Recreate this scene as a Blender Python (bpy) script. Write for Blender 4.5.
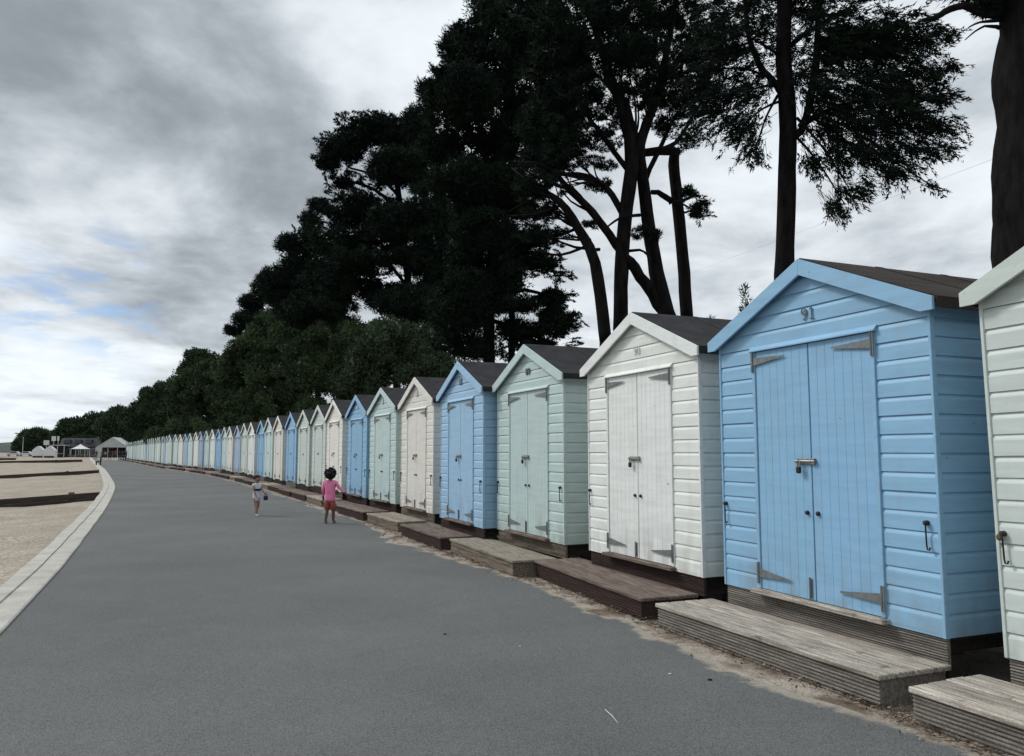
import bpy, bmesh, math, random
import numpy as np
from mathutils import Vector, Matrix
R = math.radians
random.seed(7); rng = np.random.default_rng(11)
for o in list(bpy.data.objects): bpy.data.objects.remove(o)
S = bpy.context.scene
COL = S.collection

# ------------------------------------------------------------------ camera
F_PX, PITCH, CAM_H = 776.4, 0.0943, 1.5
cam_d = bpy.data.cameras.new('camera'); cam = bpy.data.objects.new('camera', cam_d); COL.objects.link(cam)
cam_d.sensor_fit = 'HORIZONTAL'; cam_d.sensor_width = 36; cam_d.lens = 36*F_PX/1024
cam_d.clip_start = 0.05; cam_d.clip_end = 6000
cam.location = (0, 0, CAM_H); cam.rotation_euler = (math.pi/2 + PITCH, 0, 0)
S.camera = cam

def ray(px, py):
    a = (px-512)/F_PX; b = -(py-378)/F_PX; c, s = math.cos(PITCH), math.sin(PITCH)
    return Vector((a, c-b*s, s+b*c))
def at(px, py, Y):            # the place seen at that direction, Y metres ahead
    d = ray(px, py); return d*(Y/d.y) + Vector((0, 0, CAM_H))
def on(px, py, z=0.0):        # the place seen at that direction on a level z
    d = ray(px, py); return d*((z-CAM_H)/d.z) + Vector((0, 0, CAM_H))

# ------------------------------------------------------------------ world, sun, exposure
SUN_EL, SUN_AZ = R(43), (-0.93, 0.37)          # azimuth vector the light comes from
W = bpy.data.worlds.new('World'); S.world = W; W.use_nodes = True
def build_world():
    nt = W.node_tree; N = nt.nodes; L = nt.links; N.clear()
    STR = 0.10
    out = N.new('ShaderNodeOutputWorld'); bg = N.new('ShaderNodeBackground'); bg.inputs['Strength'].default_value = STR
    L.new(bg.outputs[0], out.inputs[0])
    sky = N.new('ShaderNodeTexSky'); sky.sky_type = 'NISHITA'; sky.sun_disc = False; sky.dust_density = .2; sky.ozone_density = 4.0; sky.air_density = .8
    sky.sun_elevation = SUN_EL; sky.sun_rotation = math.atan2(SUN_AZ[0], SUN_AZ[1])
    tc = N.new('ShaderNodeTexCoord')
    def vm(op, a, b=None):
        n = N.new('ShaderNodeVectorMath'); n.operation = op
        for i, v in enumerate((a, b)):
            if v is None: continue
            if isinstance(v, (tuple, list, Vector)): n.inputs[i].default_value = tuple(v)
            elif isinstance(v, (int, float)): n.inputs['Scale'].default_value = v
            else: L.new(v, n.inputs[i])
        return n.outputs['Value'] if op in ('DOT_PRODUCT', 'LENGTH') else n.outputs[0]
    def m(op, a, b=0.0, c=None, clamp=False):
        n = N.new('ShaderNodeMath'); n.operation = op; n.use_clamp = clamp
        for i, v in enumerate((a, b, c)):
            if v is None: continue
            if isinstance(v, (int, float)): n.inputs[i].default_value = v
            else: L.new(v, n.inputs[i])
        return n.outputs[0]
    def ramp(v, a, b, lo=0.0, hi=1.0):
        n = N.new('ShaderNodeMapRange'); n.interpolation_type = 'SMOOTHSTEP'
        L.new(v, n.inputs['Value']); n.inputs['From Min'].default_value = a; n.inputs['From Max'].default_value = b
        n.inputs['To Min'].default_value = lo; n.inputs['To Max'].default_value = hi
        return n.outputs[0]
    def noise(v, scale, det=6, rough=.55, dist=0.0):
        n = N.new('ShaderNodeTexNoise'); L.new(v, n.inputs['Vector']); n.inputs['Scale'].default_value = scale
        n.inputs['Detail'].default_value = det; n.inputs['Roughness'].default_value = rough; n.inputs['Distortion'].default_value = dist
        return n.outputs
    D = vm('NORMALIZE', tc.outputs['Generated'])
    sep = N.new('ShaderNodeSeparateXYZ'); L.new(D, sep.inputs[0])
    z = m('MAXIMUM', sep.outputs[2], 0.0)
    inv = m('DIVIDE', 1.0, m('ADD', z, 0.16))
    P = vm('SCALE', D, 1.0); P.node.inputs['Scale'].default_value = 1.0
    L.new(inv, P.node.inputs['Scale'])                       # plane projection of a cloud deck
    st = vm('ADD', vm('MULTIPLY', P, (1.0, 0.80, 0.35)), (3.7, 1.3, 0.0))
    big = noise(st, 1.9, 9, .56, .25)[0]
    fine = noise(vm('MULTIPLY', P, (1.0, 0.9, 0.3)), 5.0, 8, .62, .25)[0]
    warp = vm('SCALE', vm('SUBTRACT', noise(D, 4.0, 4, .55)[1], (.5, .5, .5)), 0.26)
    Dw = vm('NORMALIZE', vm('ADD', D, warp))
    def blob(px, py, deg, inner=0.0):
        c = ray(px, py).normalized()
        return ramp(vm('DOT_PRODUCT', Dw, c), math.cos(R(deg)), math.cos(R(deg*inner)))
    lum = m('ADD', big, m('MULTIPLY', m('SUBTRACT', fine, .5), .26))
    for px, py, deg, amt in DARKS + BRIGHTS:
        lum = m('ADD', lum, m('MULTIPLY', blob(px, py, deg), amt))
    lum = ramp(lum, .16, .80, .29, .85)
    lum = m('ADD', lum, m('MULTIPLY', ramp(z, .22, .0), .10))
    sv = Vector((SUN_AZ[0]*math.cos(SUN_EL), SUN_AZ[1]*math.cos(SUN_EL), math.sin(SUN_EL))).normalized()
    lum = m('ADD', lum, m('MULTIPLY', ramp(vm('DOT_PRODUCT', D, sv), .88, 1.0), 1.2))
    lum = m('ADD', lum, m('MULTIPLY', ramp(z, .5, .95), .40))
    lum = m('MINIMUM', m('MAXIMUM', lum, .27), 1.9)
    cr = N.new('ShaderNodeMix'); cr.data_type = 'RGBA'
    cr.inputs['A'].default_value = (.875, .98, 1.08, 1); cr.inputs['B'].default_value = (.925, .99, 1.05, 1)
    L.new(ramp(lum, .32, .75), cr.inputs['Factor'])
    cc = vm('SCALE', cr.outputs['Result'], 1.0); L.new(m('MULTIPLY', lum, 1.0/STR), cc.node.inputs['Scale'])
    gap_n = noise(vm('MULTIPLY', P, (1.0, .9, 1.0)), 3.1, 6, .55, .4)[0]
    hole = m('ADD', m('MULTIPLY', blob(98, 322, 6), 1.0), m('MULTIPLY', blob(15, 335, 4), .6), clamp=True)
    hole = m('MULTIPLY', m('MULTIPLY', hole, ramp(gap_n, .45, .60)), .66)
    mx = N.new('ShaderNodeMix'); mx.data_type = 'RGBA'
    L.new(hole, mx.inputs['Factor']); L.new(cc, mx.inputs['A']); L.new(sky.outputs[0], mx.inputs['B'])
    L.new(mx.outputs['Result'], bg.inputs['Color'])
DARKS = [(180, 110, 18, -.12), (310, 260, 12, -.09), (30, 0, 14, -.10), (120, 265, 7, -.07), (280, 30, 8, -.07)]
BRIGHTS = [(470, 10, 14, .24), (-20, 150, 9, .14), (150, 205, 3.5, .10), (60, 385, 13, .10), (880, 200, 28, .07), (640, 200, 16, .06)]
build_world()

sun_d = bpy.data.lights.new('sun', 'SUN'); sun = bpy.data.objects.new('sun', sun_d); COL.objects.link(sun)
sun_d.energy = 1.5; sun_d.angle = R(10); sun_d.color = (1.0, .965, .92)
sv = Vector((SUN_AZ[0]*math.cos(SUN_EL), SUN_AZ[1]*math.cos(SUN_EL), math.sin(SUN_EL)))
sun.rotation_euler = sv.to_track_quat('Z', 'Y').to_euler(); sun.location = (-20, 10, 40)
S.view_settings.view_transform = 'Standard'; S.view_settings.look = 'None'
S.view_settings.exposure = 0.2; S.view_settings.gamma = 1.0
S.render.engine = 'CYCLES'

# ------------------------------------------------------------------ object helpers
def tag(o, label=None, cat=None, group=None, kind=None):
    if label: o['label'] = label
    if cat: o['category'] = cat
    if group: o['group'] = group
    if kind: o['kind'] = kind
    return o
def thing(name, loc=(0, 0, 0), rz=0.0, label=None, cat=None, group=None):
    o = bpy.data.objects.new(name, None); COL.objects.link(o); o.empty_display_size = .2
    o.location = loc; o.rotation_euler = (0, 0, rz)
    return tag(o, label, cat, group)
def link(name, me, mats, parent=None):
    o = bpy.data.objects.new(name, me); COL.objects.link(o)
    if not isinstance(mats, (list, tuple)): mats = [mats]
    if not me.materials:
        for mt in mats: me.materials.append(mt)
    else:
        for i, mt in enumerate(mats):
            o.material_slots[i].link = 'OBJECT'; o.material_slots[i].material = mt
    if parent: o.parent = parent
    return o
class MB:
    """collects boxes, prisms, strips and tubes into one mesh"""
    def __init__(s): s.v = []; s.f = []; s.mi = []; s.m = 0
    def face(s, pts):
        n = len(s.v); s.v += [tuple(p) for p in pts]; s.f.append(tuple(range(n, n+len(pts)))); s.mi.append(s.m)
    def box(s, x0, x1, y0, y1, z0, z1, b=0.0):
        n = len(s.v)
        if b <= 0:
            s.v += [(x, y, z) for z in (z0, z1) for y in (y0, y1) for x in (x0, x1)]
            for q in ((0, 2, 3, 1), (4, 5, 7, 6), (0, 1, 5, 4), (2, 6, 7, 3), (0, 4, 6, 2), (1, 3, 7, 5)):
                s.f.append(tuple(n+i for i in q)); s.mi.append(s.m)
            return
        bm = bmesh.new(); bmesh.ops.create_cube(bm, size=1)
        for v in bm.verts: v.co = Vector(((x0+x1)/2+v.co.x*(x1-x0), (y0+y1)/2+v.co.y*(y1-y0), (z0+z1)/2+v.co.z*(z1-z0)))
        bmesh.ops.bevel(bm, geom=bm.edges[:], offset=b, segments=1, affect='EDGES')
        s.bm(bm)
    def bm(s, bm, M=None):
        n = len(s.v); bm.verts.index_update()
        for v in bm.verts: s.v.append(tuple(M @ v.co) if M else tuple(v.co))
        for f in bm.faces: s.f.append(tuple(n+v.index for v in f.verts)); s.mi.append(s.m)
        bm.free()
    def prism(s, poly, axis, a, b):     # poly in the two other axes, extruded along axis from a to b
        def P(u, v, w): return {'x': (w, u, v), 'y': (u, w, v), 'z': (u, v, w)}[axis]
        k = len(poly); n = len(s.v)
        s.v += [P(u, v, a) for u, v in poly] + [P(u, v, b) for u, v in poly]
        s.f.append(tuple(range(n, n+k))); s.mi.append(s.m)
        s.f.append(tuple(range(n+2*k-1, n+k-1, -1))); s.mi.append(s.m)
        for i in range(k):
            j = (i+1) % k; s.f.append((n+i, n+k+i, n+k+j, n+j)); s.mi.append(s.m)
    def tube(s, pts, rad, seg=8, cap=True, jit=0.0):
        pts = [Vector(p) for p in pts]
        if not isinstance(rad, (list, tuple)): rad = [rad]*len(pts)
        n0 = len(s.v); ref = Vector((.13, .2, 1)).normalized(); prev = None
        for i, p in enumerate(pts):
            t = (pts[min(i+1, len(pts)-1)]-pts[max(i-1, 0)]).normalized()
            if prev is None:
                u = t.cross(ref)
                if u.length < .05: u = t.cross(Vector((1, 0, 0)))
            else: u = prev-t*prev.dot(t)
            u.normalize(); prev = u; w = t.cross(u)
            for k in range(seg):
                a = 2*math.pi*k/seg; r = rad[i]*(1+jit*(random.random()-.5)*2)
                s.v.append(tuple(p+(u*math.cos(a)+w*math.sin(a))*r))
        for i in range(len(pts)-1):
            for k in range(seg):
                a = n0+i*seg+k; b = n0+i*seg+(k+1) % seg
                s.f.append((a, b, b+seg, a+seg)); s.mi.append(s.m)
        if cap:
            s.f.append(tuple(n0+k for k in reversed(range(seg)))); s.mi.append(s.m)
            e = n0+(len(pts)-1)*seg; s.f.append(tuple(e+k for k in range(seg))); s.mi.append(s.m)
    def mesh(s, name, smooth=False, fix=True):
        me = bpy.data.meshes.new(name); me.from_pydata(s.v, [], s.f)
        if any(s.mi): me.polygons.foreach_set('material_index', s.mi)
        if fix:
            bm = bmesh.new(); bm.from_mesh(me); bmesh.ops.recalc_face_normals(bm, faces=bm.faces); bm.to_mesh(me); bm.free()
        if smooth: me.polygons.foreach_set('use_smooth', [True]*len(me.polygons))
        me.update(); return me
    def build(s, name, mat, parent=None, smooth=False, fix=True): return link(name, s.mesh(name, smooth, fix), mat, parent)
def dup(root, loc, rz, label, group=None, keep=None, remap=None, cat=None):
    r = root.copy(); COL.objects.link(r); r.location = loc; r.rotation_euler = (0, 0, rz)
    r['label'] = label
    if group: r['group'] = group
    if cat: r['category'] = cat
    def rec(src, dst):
        for ch in src.children:
            if keep is not None and ch.name.split('.')[0] not in keep: continue
            if ch.name.split('.')[0] == 'house_number': continue
            c = ch.copy(); COL.objects.link(c); c.parent = dst
            for sl in c.material_slots:
                if remap and sl.material and sl.material.name in remap:
                    new = remap[sl.material.name]; sl.link = 'OBJECT'; sl.material = new
            rec(ch, c)
    rec(root, r); return r

# ------------------------------------------------------------------ materials
def mat(name, col, rough=.7, var=.12, scale=6.0, col2=None, mix=(.4, .65), bump=.15, bscale=60.0, stretch=(1, 1, 1),
        coord='Object', spec=.3, speck=0.0, speck_scale=300, metal=0.0, det=6):
    M = bpy.data.materials.new(name); M.use_nodes = True; nt = M.node_tree; N = nt.nodes; L = nt.links
    b = N['Principled BSDF']; b.inputs['Roughness'].default_value = rough; b.inputs['Specular IOR Level'].default_value = spec
    b.inputs['Metallic'].default_value = metal
    tc = N.new('ShaderNodeTexCoord'); mp = N.new('ShaderNodeMapping'); mp.inputs['Scale'].default_value = stretch
    L.new(tc.outputs[coord], mp.inputs[0])
    n1 = N.new('ShaderNodeTexNoise'); n1.inputs['Scale'].default_value = scale; n1.inputs['Detail'].default_value = det; n1.inputs['Roughness'].default_value = .6
    L.new(mp.outputs[0], n1.inputs['Vector'])
    rp = N.new('ShaderNodeMapRange'); rp.inputs['From Min'].default_value = mix[0]; rp.inputs['From Max'].default_value = mix[1]
    L.new(n1.outputs[0], rp.inputs['Value'])
    c2 = col2 or tuple(max(0, c*(1-var*2)) for c in col)
    mx = N.new('ShaderNodeMix'); mx.data_type = 'RGBA'; mx.inputs['A'].default_value = (*col, 1); mx.inputs['B'].default_value = (*c2, 1)
    L.new(rp.outputs[0], mx.inputs['Factor']); last = mx.outputs['Result']
    if speck > 0:
        n3 = N.new('ShaderNodeTexNoise'); n3.inputs['Scale'].default_value = speck_scale; n3.inputs['Detail'].default_value = 2
        L.new(tc.outputs[coord], n3.inputs['Vector'])
        r3 = N.new('ShaderNodeMapRange'); r3.inputs['From Min'].default_value = .3; r3.inputs['From Max'].default_value = .7
        r3.inputs['To Min'].default_value = 1-speck; r3.inputs['To Max'].default_value = 1+speck
        L.new(n3.outputs[0], r3.inputs['Value'])
        vm = N.new('ShaderNodeVectorMath'); vm.operation = 'SCALE'; L.new(last, vm.inputs[0]); L.new(r3.outputs[0], vm.inputs['Scale']); last = vm.outputs[0]
    L.new(last, b.inputs['Base Color'])
    if bump > 0:
        n2 = N.new('ShaderNodeTexNoise'); n2.inputs['Scale'].default_value = bscale; n2.inputs['Detail'].default_value = 4
        L.new(mp.outputs[0], n2.inputs['Vector'])
        bp = N.new('ShaderNodeBump'); bp.inputs['Strength'].default_value = bump; bp.inputs['Distance'].default_value = .01
        L.new(n2.outputs[0], bp.inputs['Height']); L.new(bp.outputs[0], b.inputs['Normal'])
    return M
def srgb(r, g, b):
    def l(c): c /= 255; return c/12.92 if c <= .04045 else ((c+.055)/1.055)**2.4
    return (l(r), l(g), l(b))
def paint(name, rgb, dirt=(.30, .29, .25)):
    """satin paint over boards: slow tone drift, vertical weather streaks, sparse chips"""
    c = srgb(*rgb); M = mat(name, c, .5, .05, 2.2, bump=.10, bscale=22, stretch=(1, 1, 9), spec=.35)
    nt = M.node_tree; N = nt.nodes; L = nt.links; b = N['Principled BSDF']
    src = b.inputs['Base Color'].links[0].from_socket
    tc = N.new('ShaderNodeTexCoord'); oi = N.new('ShaderNodeObjectInfo')
    sh = N.new('ShaderNodeVectorMath'); sh.operation = 'SCALE'; sh.inputs[0].default_value = (17, 31, 0); L.new(oi.outputs['Random'], sh.inputs['Scale'])
    ad = N.new('ShaderNodeVectorMath'); ad.operation = 'ADD'; L.new(tc.outputs['Object'], ad.inputs[0]); L.new(sh.outputs[0], ad.inputs[1])
    for n_ in [x for x in N if x.type == 'MAPPING']: L.new(ad.outputs[0], n_.inputs[0])
    def nz(stretch, sc, det, lo, hi, amt):
        mp = N.new('ShaderNodeMapping'); mp.inputs['Scale'].default_value = stretch; L.new(ad.outputs[0], mp.inputs[0])
        n = N.new('ShaderNodeTexNoise'); n.inputs['Scale'].default_value = sc; n.inputs['Detail'].default_value = det; L.new(mp.outputs[0], n.inputs['Vector'])
        r = N.new('ShaderNodeMapRange'); r.inputs['From Min'].default_value = lo; r.inputs['From Max'].default_value = hi
        r.inputs['To Max'].default_value = amt; L.new(n.outputs[0], r.inputs['Value']); return r.outputs[0]
    def over(fac, col):
        nonlocal src
        mx = N.new('ShaderNodeMix'); mx.data_type = 'RGBA'; L.new(fac, mx.inputs['Factor']); L.new(src, mx.inputs['A']); mx.inputs['B'].default_value = (*col, 1); src = mx.outputs['Result']
    tn = N.new('ShaderNodeMix'); tn.data_type = 'RGBA'; tn.blend_type = 'MULTIPLY'; tn.inputs['Factor'].default_value = 1.0; L.new(src, tn.inputs['A']); L.new(oi.outputs['Color'], tn.inputs['B']); src = tn.outputs['Result']
    grime = [dirt[i]*.6+c[i]*.35 for i in range(3)]
    over(nz((1, 1, .16), 9, 5, .52, .85, .34), grime)
    over(nz((1, 1, 1), 3.5, 6, .55, .8, .20), grime)
    over(nz((1, 1, 1), 26, 3, .70, .74, .6), grime)
    over(nz((1, 1, 1), 14, 2, .765, .775, .7), (.14, .10, .085))
    # splash and algae low on the boards
    sp = N.new('ShaderNodeSeparateXYZ'); L.new(tc.outputs['Object'], sp.inputs[0])
    zr = N.new('ShaderNodeMapRange'); zr.inputs['From Min'].default_value = .85; zr.inputs['From Max'].default_value = .33; L.new(sp.outputs[2], zr.inputs['Value'])
    mu = N.new('ShaderNodeMath'); mu.operation = 'MULTIPLY'; L.new(zr.outputs[0], mu.inputs[0]); L.new(nz((1, 1, .35), 6, 6, .42, .7, .55), mu.inputs[1]); over(mu.outputs[0], (.20, .18, .14))
    L.new(src, b.inputs['Base Color']); return M
PAINT = {
    'blue': paint('paint_blue', (136, 179, 210)),
    'light blue': paint('paint_light_blue', (152, 188, 216)),
    'cream': paint('paint_cream', (224, 227, 222)),
    'warm cream': paint('paint_warm_cream', (226, 223, 214)),
    'mint': paint('paint_mint', (190, 209, 206)),
    'pale green': paint('paint_pale_green', (200, 209, 202)),
    'grey blue': paint('paint_grey_blue', (160, 180, 201)),
}
M = {}
def wood(name, a, b): return mat(name, a, .85, .2, 7, col2=b, mix=(.34, .66), bump=.5, bscale=26, stretch=(.45, 6, 6), spec=.15, speck=.25, speck_scale=90)
def toned(m_):
    nt = m_.node_tree; N = nt.nodes; L = nt.links; b = N['Principled BSDF']; src = b.inputs['Base Color'].links[0].from_socket
    a = N.new('ShaderNodeAttribute'); a.attribute_name = 'tone'; k = N.new('ShaderNodeMath'); k.inputs[1].default_value = 1.0; L.new(a.outputs['Fac'], k.inputs[0])
    v = N.new('ShaderNodeVectorMath'); v.operation = 'SCALE'; L.new(src, v.inputs[0]); L.new(k.outputs[0], v.inputs['Scale'])
    tc = N.new('ShaderNodeTexCoord'); n = N.new('ShaderNodeTexNoise'); n.inputs['Scale'].default_value = 9; n.inputs['Detail'].default_value = 3; L.new(tc.outputs['Object'], n.inputs['Vector'])
    r = N.new('ShaderNodeMapRange'); r.inputs['From Min'].default_value = .66; r.inputs['From Max'].default_value = .72; r.inputs['To Max'].default_value = .65; L.new(n.outputs[0], r.inputs['Value'])
    mx = N.new('ShaderNodeMix'); mx.data_type = 'RGBA'; L.new(r.outputs[0], mx.inputs['Factor']); L.new(v.outputs[0], mx.inputs['A']); mx.inputs['B'].default_value = (.075, .062, .052, 1)
    L.new(mx.outputs['Result'], b.inputs['Base Color']); return m_
M['deck_grey'] = wood('weathered_grey_deck', (.50, .455, .39), (.18, .155, .13))
M['deck_tan'] = wood('weathered_tan_deck', (.36, .325, .27), (.18, .15, .115))
M['deck_brown'] = wood('dark_stained_deck', (.215, .172, .145), (.085, .062, .05))
M['face_grey'] = wood('grey_ribbed_board', (.26, .235, .205), (.12, .105, .092))
M['face_tan'] = wood('tan_old_board', (.24, .20, .155), (.085, .065, .05))
M['face_brown'] = wood('red_brown_board', (.066, .042, .036), (.034, .022, .019))
for k_ in ('deck_grey', 'deck_tan', 'deck_brown'): toned(M[k_])
M['bearer'] = wood('dark_bearer_wood', (.05, .043, .038), (.025, .021, .02))
M['felt'] = mat('roofing_felt', (.043, .043, .046), .95, .2, 3, col2=(.026, .026, .027), bump=.4, bscale=180, spec=.1, speck=.35, speck_scale=220)
M['felt_brown'] = mat('aged_roofing_felt', (.050, .044, .040), .95, .2, 2.2, col2=(.032, .027, .024), bump=.4, bscale=120, stretch=(3, .6, 1), spec=.1, speck=.35, speck_scale=160)
M['galv'] = mat('galvanised_steel', (.20, .215, .21), .55, .15, 20, bump=.1, metal=.35, spec=.4)
M['iron'] = mat('black_iron', (.018, .018, .02), .5, .1, 30, bump=.1)
M['rust'] = mat('rusty_brass', (.16, .095, .05), .55, .3, 60, col2=(.05, .035, .03), bump=.2, metal=.4)
M['steel'] = mat('dull_steel', (.32, .31, .29), .35, .2, 50, bump=.05, metal=.8)
M['num_dark'] = mat('grey_numeral', (.15, .18, .20), .6, .1, 30, bump=0)
M['num_pale'] = mat('pale_numeral', (.48, .50, .50), .6, .1, 30, bump=0)
M['plate'] = mat('grey_plate', (.20, .235, .26), .6, .1, 30, bump=0)
M['bark'] = mat('pine_bark', (.015, .0135, .014), .95, .3, 9, col2=(.006, .0055, .006), bump=1.0, bscale=16, stretch=(1, 1, .28), coord='Object', spec=.05)
def leafmat(name, a, b, sc=.6):
    m_ = mat(name, a, .85, .2, sc, col2=b, mix=(.38, .62), bump=0, spec=.08); return m_
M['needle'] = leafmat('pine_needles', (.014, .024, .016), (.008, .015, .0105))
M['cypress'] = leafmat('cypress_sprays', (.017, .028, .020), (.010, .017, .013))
M['oak'] = leafmat('holm_oak_leaves', (.070, .100, .050), (.036, .058, .031), .45)
M['oak_dark'] = leafmat('dark_oak_leaves', (.060, .086, .048), (.032, .053, .031), .45)

# ------------------------------------------------------------------ the lie of the land
KERB = [(5.9, -17.0), (2.3, -8.5), (-1.35, 0.0), (-4.49, 7.11), (-5.89, 10.29), (-7.99, 14.82), (-10.9, 21.03), (-14.9, 29.27), (-17.41, 34.26),
        (-21.94, 42.8), (-33.07, 63.51), (-40.36, 76.73), (-68.89, 128.67), (-103.0, 191.0)]
def resample(P, step):
    P = [Vector((p[0], p[1])) for p in P]; out = []
    # Catmull-Rom through the points
    for i in range(len(P)-1):
        a = P[max(i-1, 0)]; b = P[i]; c = P[i+1]; d = P[min(i+2, len(P)-1)]
        ta = (c-a)*.5*(c-b).length/max((c-a).length*.5, 1e-6)*.5*2 if i > 0 else (c-b)
        n = max(2, int((c-b).length/step))
        t1 = (c-a).normalized()*(c-b).length if i > 0 else (c-b); t2 = (d-b).normalized()*(c-b).length if i+2 < len(P) else (c-b)
        for k in range(n):
            t = k/n; h = t*t*t; s = t*t
            out.append(b*(2*h-3*s+1)+t1*(h-2*s+t)+c*(3*s-2*h)+t2*(h-s))
    out.append(P[-1]); return out
KL = resample(KERB, 1.0)
def normals(L):
    out = []
    for i in range(len(L)):
        t = (L[min(i+1, len(L)-1)]-L[max(i-1, 0)]).normalized(); out.append(Vector((-t.y, t.x)))   # towards the sea (left)
    return out
KN = normals(KL)
# row of huts: front-left corner at the eye, heading
HUTS = [(2.83, 4.56, .388, 92), (1.871, 6.924, .386, 91), (.914, 9.244, .400, 90), (-.212, 11.736, .413, 89), (-1.259, 13.804, .394, 88), (-2.343, 16.53, .420, 87), (-3.472, 19.075, .445, 86)]
HW = 2.154; HB = .347
row = []
for x, y, t, k in HUTS:
    row.append((x+math.sin(t)*HW/2, y-math.cos(t)*HW/2, t))
cx, cy, _ = row[-1]
for i in range(52):
    th = .4286+.0034*i+.00014*min(i, 22)**2 if i <= 22 else .507
    cx -= 2.597*math.sin(th); cy += 2.597*math.cos(th); row.append((cx, cy, th))
NEAR = [(row[0][0]+2.55*math.sin(.39)*k, row[0][1]-2.55*math.cos(.39)*k) for k in (6, 3)]
EDGE = resample([Vector(p)+Vector((-.93, -.37))*.70 for p in NEAR] +
                [Vector((r[0]-math.cos(r[2])*.70, r[1]-math.sin(r[2])*.70)) for r in row[::2]] + [Vector((-86, 160)), Vector((-98, 191))], .12)

GRASSY = mat('bare_sandy_soil', (.33, .29, .24), .95, .2, 2.6, col2=(.12, .088, .062), mix=(.44, .62), bump=.6, bscale=30, speck=.4, speck_scale=70, coord='Object')
SAND = mat('beach_shingle', (.335, .292, .236), .95, .15, .7, col2=(.25, .217, .174), mix=(.35, .65), bump=1.0, bscale=22, speck=.45, speck_scale=20, coord='Object', spec=.1)
def seaweed(Mx):
    nt = Mx.node_tree; N = nt.nodes; L = nt.links; b = N['Principled BSDF']; src = b.inputs['Base Color'].links[0].from_socket; tc = N.new('ShaderNodeTexCoord')
    for sc, det, lo, hi, amt, col in ((5.5, 4, .60, .68, .75, (.13, .105, .08)), (11, 3, .62, .68, .6, (.46, .43, .38)), (.35, 6, .5, .72, .45, (.24, .205, .165))):
        n = N.new('ShaderNodeTexNoise'); n.inputs['Scale'].default_value = sc; n.inputs['Detail'].default_value = det; n.inputs['Roughness'].default_value = .7; L.new(tc.outputs['Object'], n.inputs['Vector'])
        r = N.new('ShaderNodeMapRange'); r.inputs['From Min'].default_value = lo; r.inputs['From Max'].default_value = hi; r.inputs['To Max'].default_value = amt; L.new(n.outputs[0], r.inputs['Value'])
        mx = N.new('ShaderNodeMix'); mx.data_type = 'RGBA'; L.new(r.outputs[0], mx.inputs['Factor']); L.new(src, mx.inputs['A']); mx.inputs['B'].default_value = (*col, 1); src = mx.outputs['Result']
    L.new(src, b.inputs['Base Color'])
seaweed(SAND)
def ground():
    b = MB()
    far = [(-115, 205), (-420, 300), (-2500, 1000), (-2500, 4000), (3500, 4000), (3500, -400), (40, -400), (9, -22)]
    poly = [(p.x+n.x*.2, p.y+n.y*.2) for p, n in zip(KL, KN)][::3]
    pts = [(x, y, -.012) for x, y in poly+far]
    b.face(pts)
    o = b.build('ground', GRASSY); bm = bmesh.new(); bm.from_mesh(o.data); bmesh.ops.triangulate(bm, faces=bm.faces); bm.to_mesh(o.data); bm.free()
    tag(o, kind='structure')
ground()
def beach_z(t, s):
    k = max(0, min(1, (s-75)/70)); return -.30*(1-k)-.04*k-(.055*(1-k)+.004*k)*min(t, 45)-(.02*max(0, t-45))
def beach():
    V = []; Fc = []; ts = [.0, .3, .8, 1.5, 2.5, 4, 6, 9, 13, 18, 25, 34, 45, 60]
    L = KL+[Vector((-112, 205)), Vector((-150, 260))]; Nn = KN+[KN[-1], Vector((-.85, -.5))]
    for i, (p, n) in enumerate(zip(L, Nn)):
        for t in ts:
            w = .05*math.sin(i*.7+t*1.3)+.04*math.sin(i*.23-t*.6)
            V.append((p.x+n.x*(t+.32), p.y+n.y*(t+.32), beach_z(t, i)+w*min(1, t)))
    k = len(ts)
    for i in range(len(L)-1):
        for j in range(k-1): Fc.append((i*k+j, i*k+j+1, (i+1)*k+j+1, (i+1)*k+j))
    me = bpy.data.meshes.new('beach'); me.from_pydata(V, [], Fc); me.polygons.foreach_set('use_smooth', [True]*len(Fc)); me.update()
    bm = bmesh.new(); bm.from_mesh(me); bmesh.ops.recalc_face_normals(bm, faces=bm.faces); bm.to_mesh(me); bm.free()
    o = link('beach', me, SAND); tag(o, kind='structure')
    sm = mat('sea_water', (.05, .09, .10), .12, .1, .3, bump=.3, bscale=1.5)
    q = MB(); q.face([(-3000, -1500, -2.9), (20, -1500, -2.9), (20, -10, -2.9), (-110, 300, -2.9), (-3000, 1300, -2.9)]); tag(q.build('sea', sm), kind='structure')
beach()
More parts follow.
